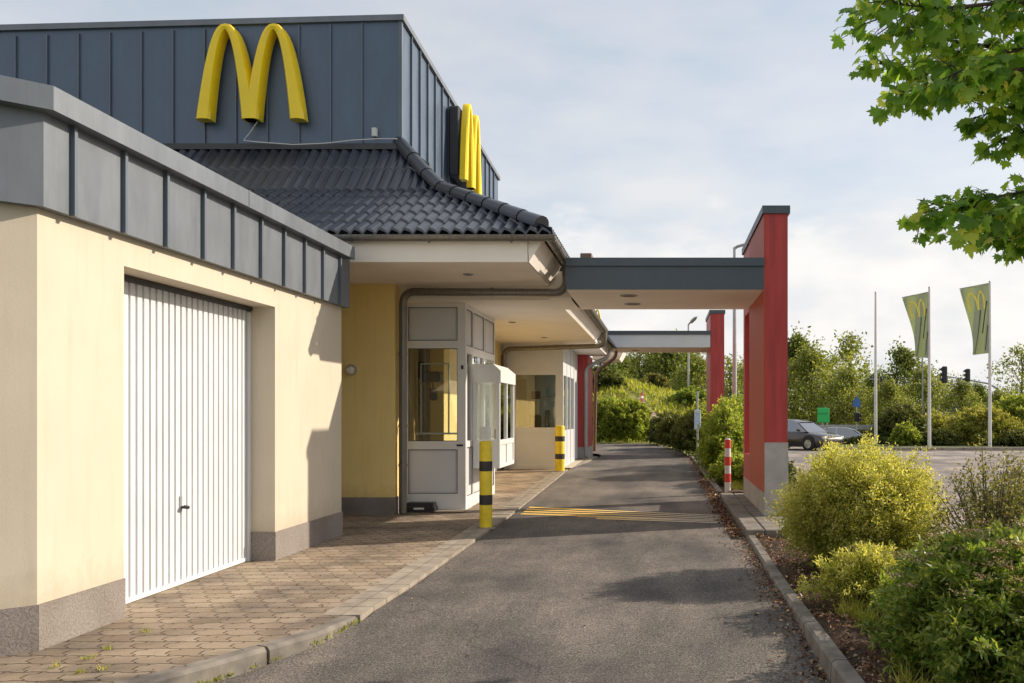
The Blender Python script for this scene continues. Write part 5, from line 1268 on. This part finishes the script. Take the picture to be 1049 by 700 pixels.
# no-entry sign at the end of the lane, turned almost edge on
c_ = at(658, 407, 43); ne = thing('road_sign', (c_.x, 43, .5), 'red and white no entry sign on a thin post in front of the grassy hill', 'road sign')
ang = R(77); ux = Vector((math.cos(ang), math.sin(ang), 0)); nv_ = Vector((-ux.y, ux.x, 0)) * -1
mb = MB(); ce = Vector((c_.x, 43, c_.z)); vs = [ce + ux * .29 * math.cos(2 * math.pi * k / 24) + Vector((0, 0, .29 * math.sin(2 * math.pi * k / 24))) for k in range(24)]
mb.add(vs + [v + nv_ * .012 for v in vs], [tuple(range(24)), tuple(range(24, 48))] + [(k, (k + 1) % 24, 24 + (k + 1) % 24, 24 + k) for k in range(24)]); mb.build('sign_plate', 'red_sign', ne)
mb = MB(); q = [ce + ux * u_ + Vector((0, 0, v_)) for u_, v_ in ((-.22, -.05), (.22, -.05), (.22, .05), (-.22, .05))]
mb.add([v - nv_ * .004 for v in q] + [v + nv_ * .016 for v in q], [(0, 1, 2, 3), (4, 5, 6, 7), (0, 1, 5, 4), (1, 2, 6, 5), (2, 3, 7, 6), (3, 0, 4, 7)]); mb.build('bar', 'post_white', ne)
mb = MB(); mb.tube([(c_.x + .02, 43.04, .3), (c_.x + .02, 43.04, c_.z + .35)], .03, 8); mb.build('post', 'galv', ne, True)
# pale blue board at the lane edge
c_ = at(714.5, 430, 25.5); pb = thing('notice_board', (c_.x, 25.5, gp(25)), 'narrow pale blue board on a thin post beside the far red pillar', 'notice board')
mb = MB(); mb.bbox(c_.x - .095, c_.x + .095, 25.44, 25.5, H - 17 * 25.5 / 900, H + 3 * 25.5 / 900, .015); q = mb.build('board', 'pale_blue', pb)
mb = MB(); mb.box(c_.x - .09, c_.x + .09, 25.434, 25.439, H + .0, H + .06); mb.build('stripe', 'post_white', q)
mb = MB(); mb.tube([(c_.x, 25.54, gp(25)), (c_.x, 25.54, H + 22 * 25.5 / 900)], .03, 8); mb.build('post', 'galv', pb, True)
# far hall
fh = thing('hall', (36, 96, 0), 'long low blue grey hall on the horizon at the right picture edge', 'hall')
mb = MB(); mb.box(35.2, 70, 96, 112, -.5, 3.0); mb.build('wall', 'far_wall', fh)
mb = MB(); mb.box(35.0, 70.2, 95.8, 112.2, 3.0, 3.5); mb.build('roof', 'far_roof', fh)
mb = MB()
for k in range(12): mb.box(36.5 + k * 2.6, 38.2 + k * 2.6, 95.96, 95.99, 1.4, 2.2)
mb.each('window', 'glass', fh)
# guard rail
gr = thing('guard_rail', (10.6, 56, -.1), 'dark grey guard rail along the road behind the parked silver car', 'guard rail')
mb = MB(); mb.bbox(8.5, 14.5, 55.95, 56.03, .45, .78, .03); mb.build('rail', 'lamp_grey', gr)
mb = MB()
for k in range(4): mb.box(8.8 + k * 1.8, 8.9 + k * 1.8, 56.04, 56.14, -.8, .7)
mb.each('post', 'lamp_grey', gr)

# ------------------------------------------------------------------ cars
def car(loc, rotz, paint, label):
    t0 = thing('parked_car', (0, 0, 0), label, 'car')
    Lc, Wc = 4.5, 1.78
    # stations along x (nose +x): x, half width, z bottom, z belt
    st = [(-2.25, .66, .38, .80), (-2.15, .80, .26, .90), (-1.5, .88, .20, .94), (-.5, .89, .20, .92), (.6, .89, .20, .90), (1.3, .88, .20, .86), (1.9, .84, .22, .76), (2.18, .74, .28, .66), (2.26, .60, .36, .56)]
    vs = []; fs = []
    for (x, w_, a, b) in st:
        vs += [(x, -w_ * .92, a), (x, -w_, a + .12), (x, -w_ * .99, (a + b) / 2), (x, -w_ * .93, b - .05), (x, -w_ * .78, b), (x, w_ * .78, b), (x, w_ * .93, b - .05), (x, w_ * .99, (a + b) / 2), (x, w_, a + .12), (x, w_ * .92, a)]
    for i in range(len(st) - 1):
        for k in range(10): fs.append((i * 10 + k, i * 10 + (k + 1) % 10, (i + 1) * 10 + (k + 1) % 10, (i + 1) * 10 + k))
    fs += [tuple(range(10)), tuple(range(80, 90))]
    mb = MB().add(vs, fs); body = mb.build('body', paint, t0, True)
    cs3 = [(-2.05, .66, .90), (-1.45, .60, 1.33), (-.7, .60, 1.43), (.1, .60, 1.42), (.55, .58, 1.30), (1.25, .68, .87)]
    vs = []; 
    for (x, w_, z) in cs3: vs += [(x, -w_, z), (x, w_, z)]
    base_ = [(-2.05, .70), (-1.45, .76), (-.7, .77), (.1, .77), (.55, .77), (1.25, .72)]
    for (x, w_) in base_: vs += [(x, -w_, .88), (x, w_, .88)]
    fs = []
    for i in range(5):
        fs.append((i * 2, i * 2 + 1, i * 2 + 3, i * 2 + 2)); fs.append((i * 2, i * 2 + 2, 12 + i * 2 + 2, 12 + i * 2)); fs.append((i * 2 + 1, i * 2 + 3, 13 + i * 2 + 2, 13 + i * 2))
    mb = MB().add(vs, fs); mb.build('cabin', 'car_glass', t0)
    mb = MB(); 
    vs = []
    for (x, w_, z) in cs3[1:5]: vs += [(x, -w_ * 1.01, z - .01), (x, -w_ * .8, z + .03), (x, w_ * .8, z + .03), (x, w_ * 1.01, z - .01)]
    mb.add(vs, [(i * 4 + k, i * 4 + k + 1, (i + 1) * 4 + k + 1, (i + 1) * 4 + k) for i in range(3) for k in range(3)])
    for s in (-1, 1):
        for (xa, xb, xc) in ((-1.45, -1.45, -1.62), (-.45, -.45, -.45), (.55, .55, 1.2)):
            zt_ = 1.31 if xa != -.45 else 1.42
            mb.tube([(xc, s * .765, .88), (xa, s * .615, zt_)], .028, 6)
    mb.build('roof', paint, t0, True)
    for (x, s) in ((-1.38, -1), (-1.38, 1), (1.36, -1), (1.36, 1)):
        mb = MB(); mb.tube([(x, s * .72, .32), (x, s * .74, .32), (x, s * .90, .32), (x, s * .915, .32)], [.30, .325, .325, .30], 28); wh = mb.build('wheel', 'rubber', t0, True)
        mb = MB()
        mb.tube([(x, s * .90, .32), (x, s * .921, .32)], .20, 24)
        for k in range(5):
            a = k * 2 * math.pi / 5; mb.tube([(x, s * .925, .32), (x + .19 * math.cos(a), s * .925, .32 + .19 * math.sin(a))], .022, 5)
        mb.build('rim', 'rim', wh, True)
        m3 = MB(); m3.tube([(x, s * .60, .36), (x, s * .897, .36)], .375, 24); m3.build('wheel_arch', 'black', t0, True)
    mb = MB(); mb.bbox(2.02, 2.2, -.74, -.50, .56, .68, .02); mb.build('headlight', 'lens', t0); mb = MB(); mb.bbox(2.02, 2.2, .50, .74, .56, .68, .02); mb.build('headlight', 'lens', t0)
    mb = MB(); mb.bbox(-2.24, -2.1, -.78, -.52, .68, .84, .02); mb.build('tail_light', 'red_sign', t0); mb = MB(); mb.bbox(-2.24, -2.1, .52, .78, .68, .84, .02); mb.build('tail_light', 'red_sign', t0)
    for s in (-1, 1): mb = MB(); mb.bbox(.72, .90, s * .92 - .07, s * .92 + .07, .90, 1.02, .03); mb.build('mirror', paint, t0)
    t0.location = loc; t0.rotation_euler = (0, 0, rotz); return t0
a = at(826, 461, 41.5)
car((a.x - .25, 42.6, -.23), R(-48), 'car_brown', 'dark brown car parked just right of the near red pillar')
a = at(874, 452, 50)
car((a.x, 52.5, -.75), R(-12), 'car_silver', 'silver car parked behind the low hedge, only its roof and windows showing')
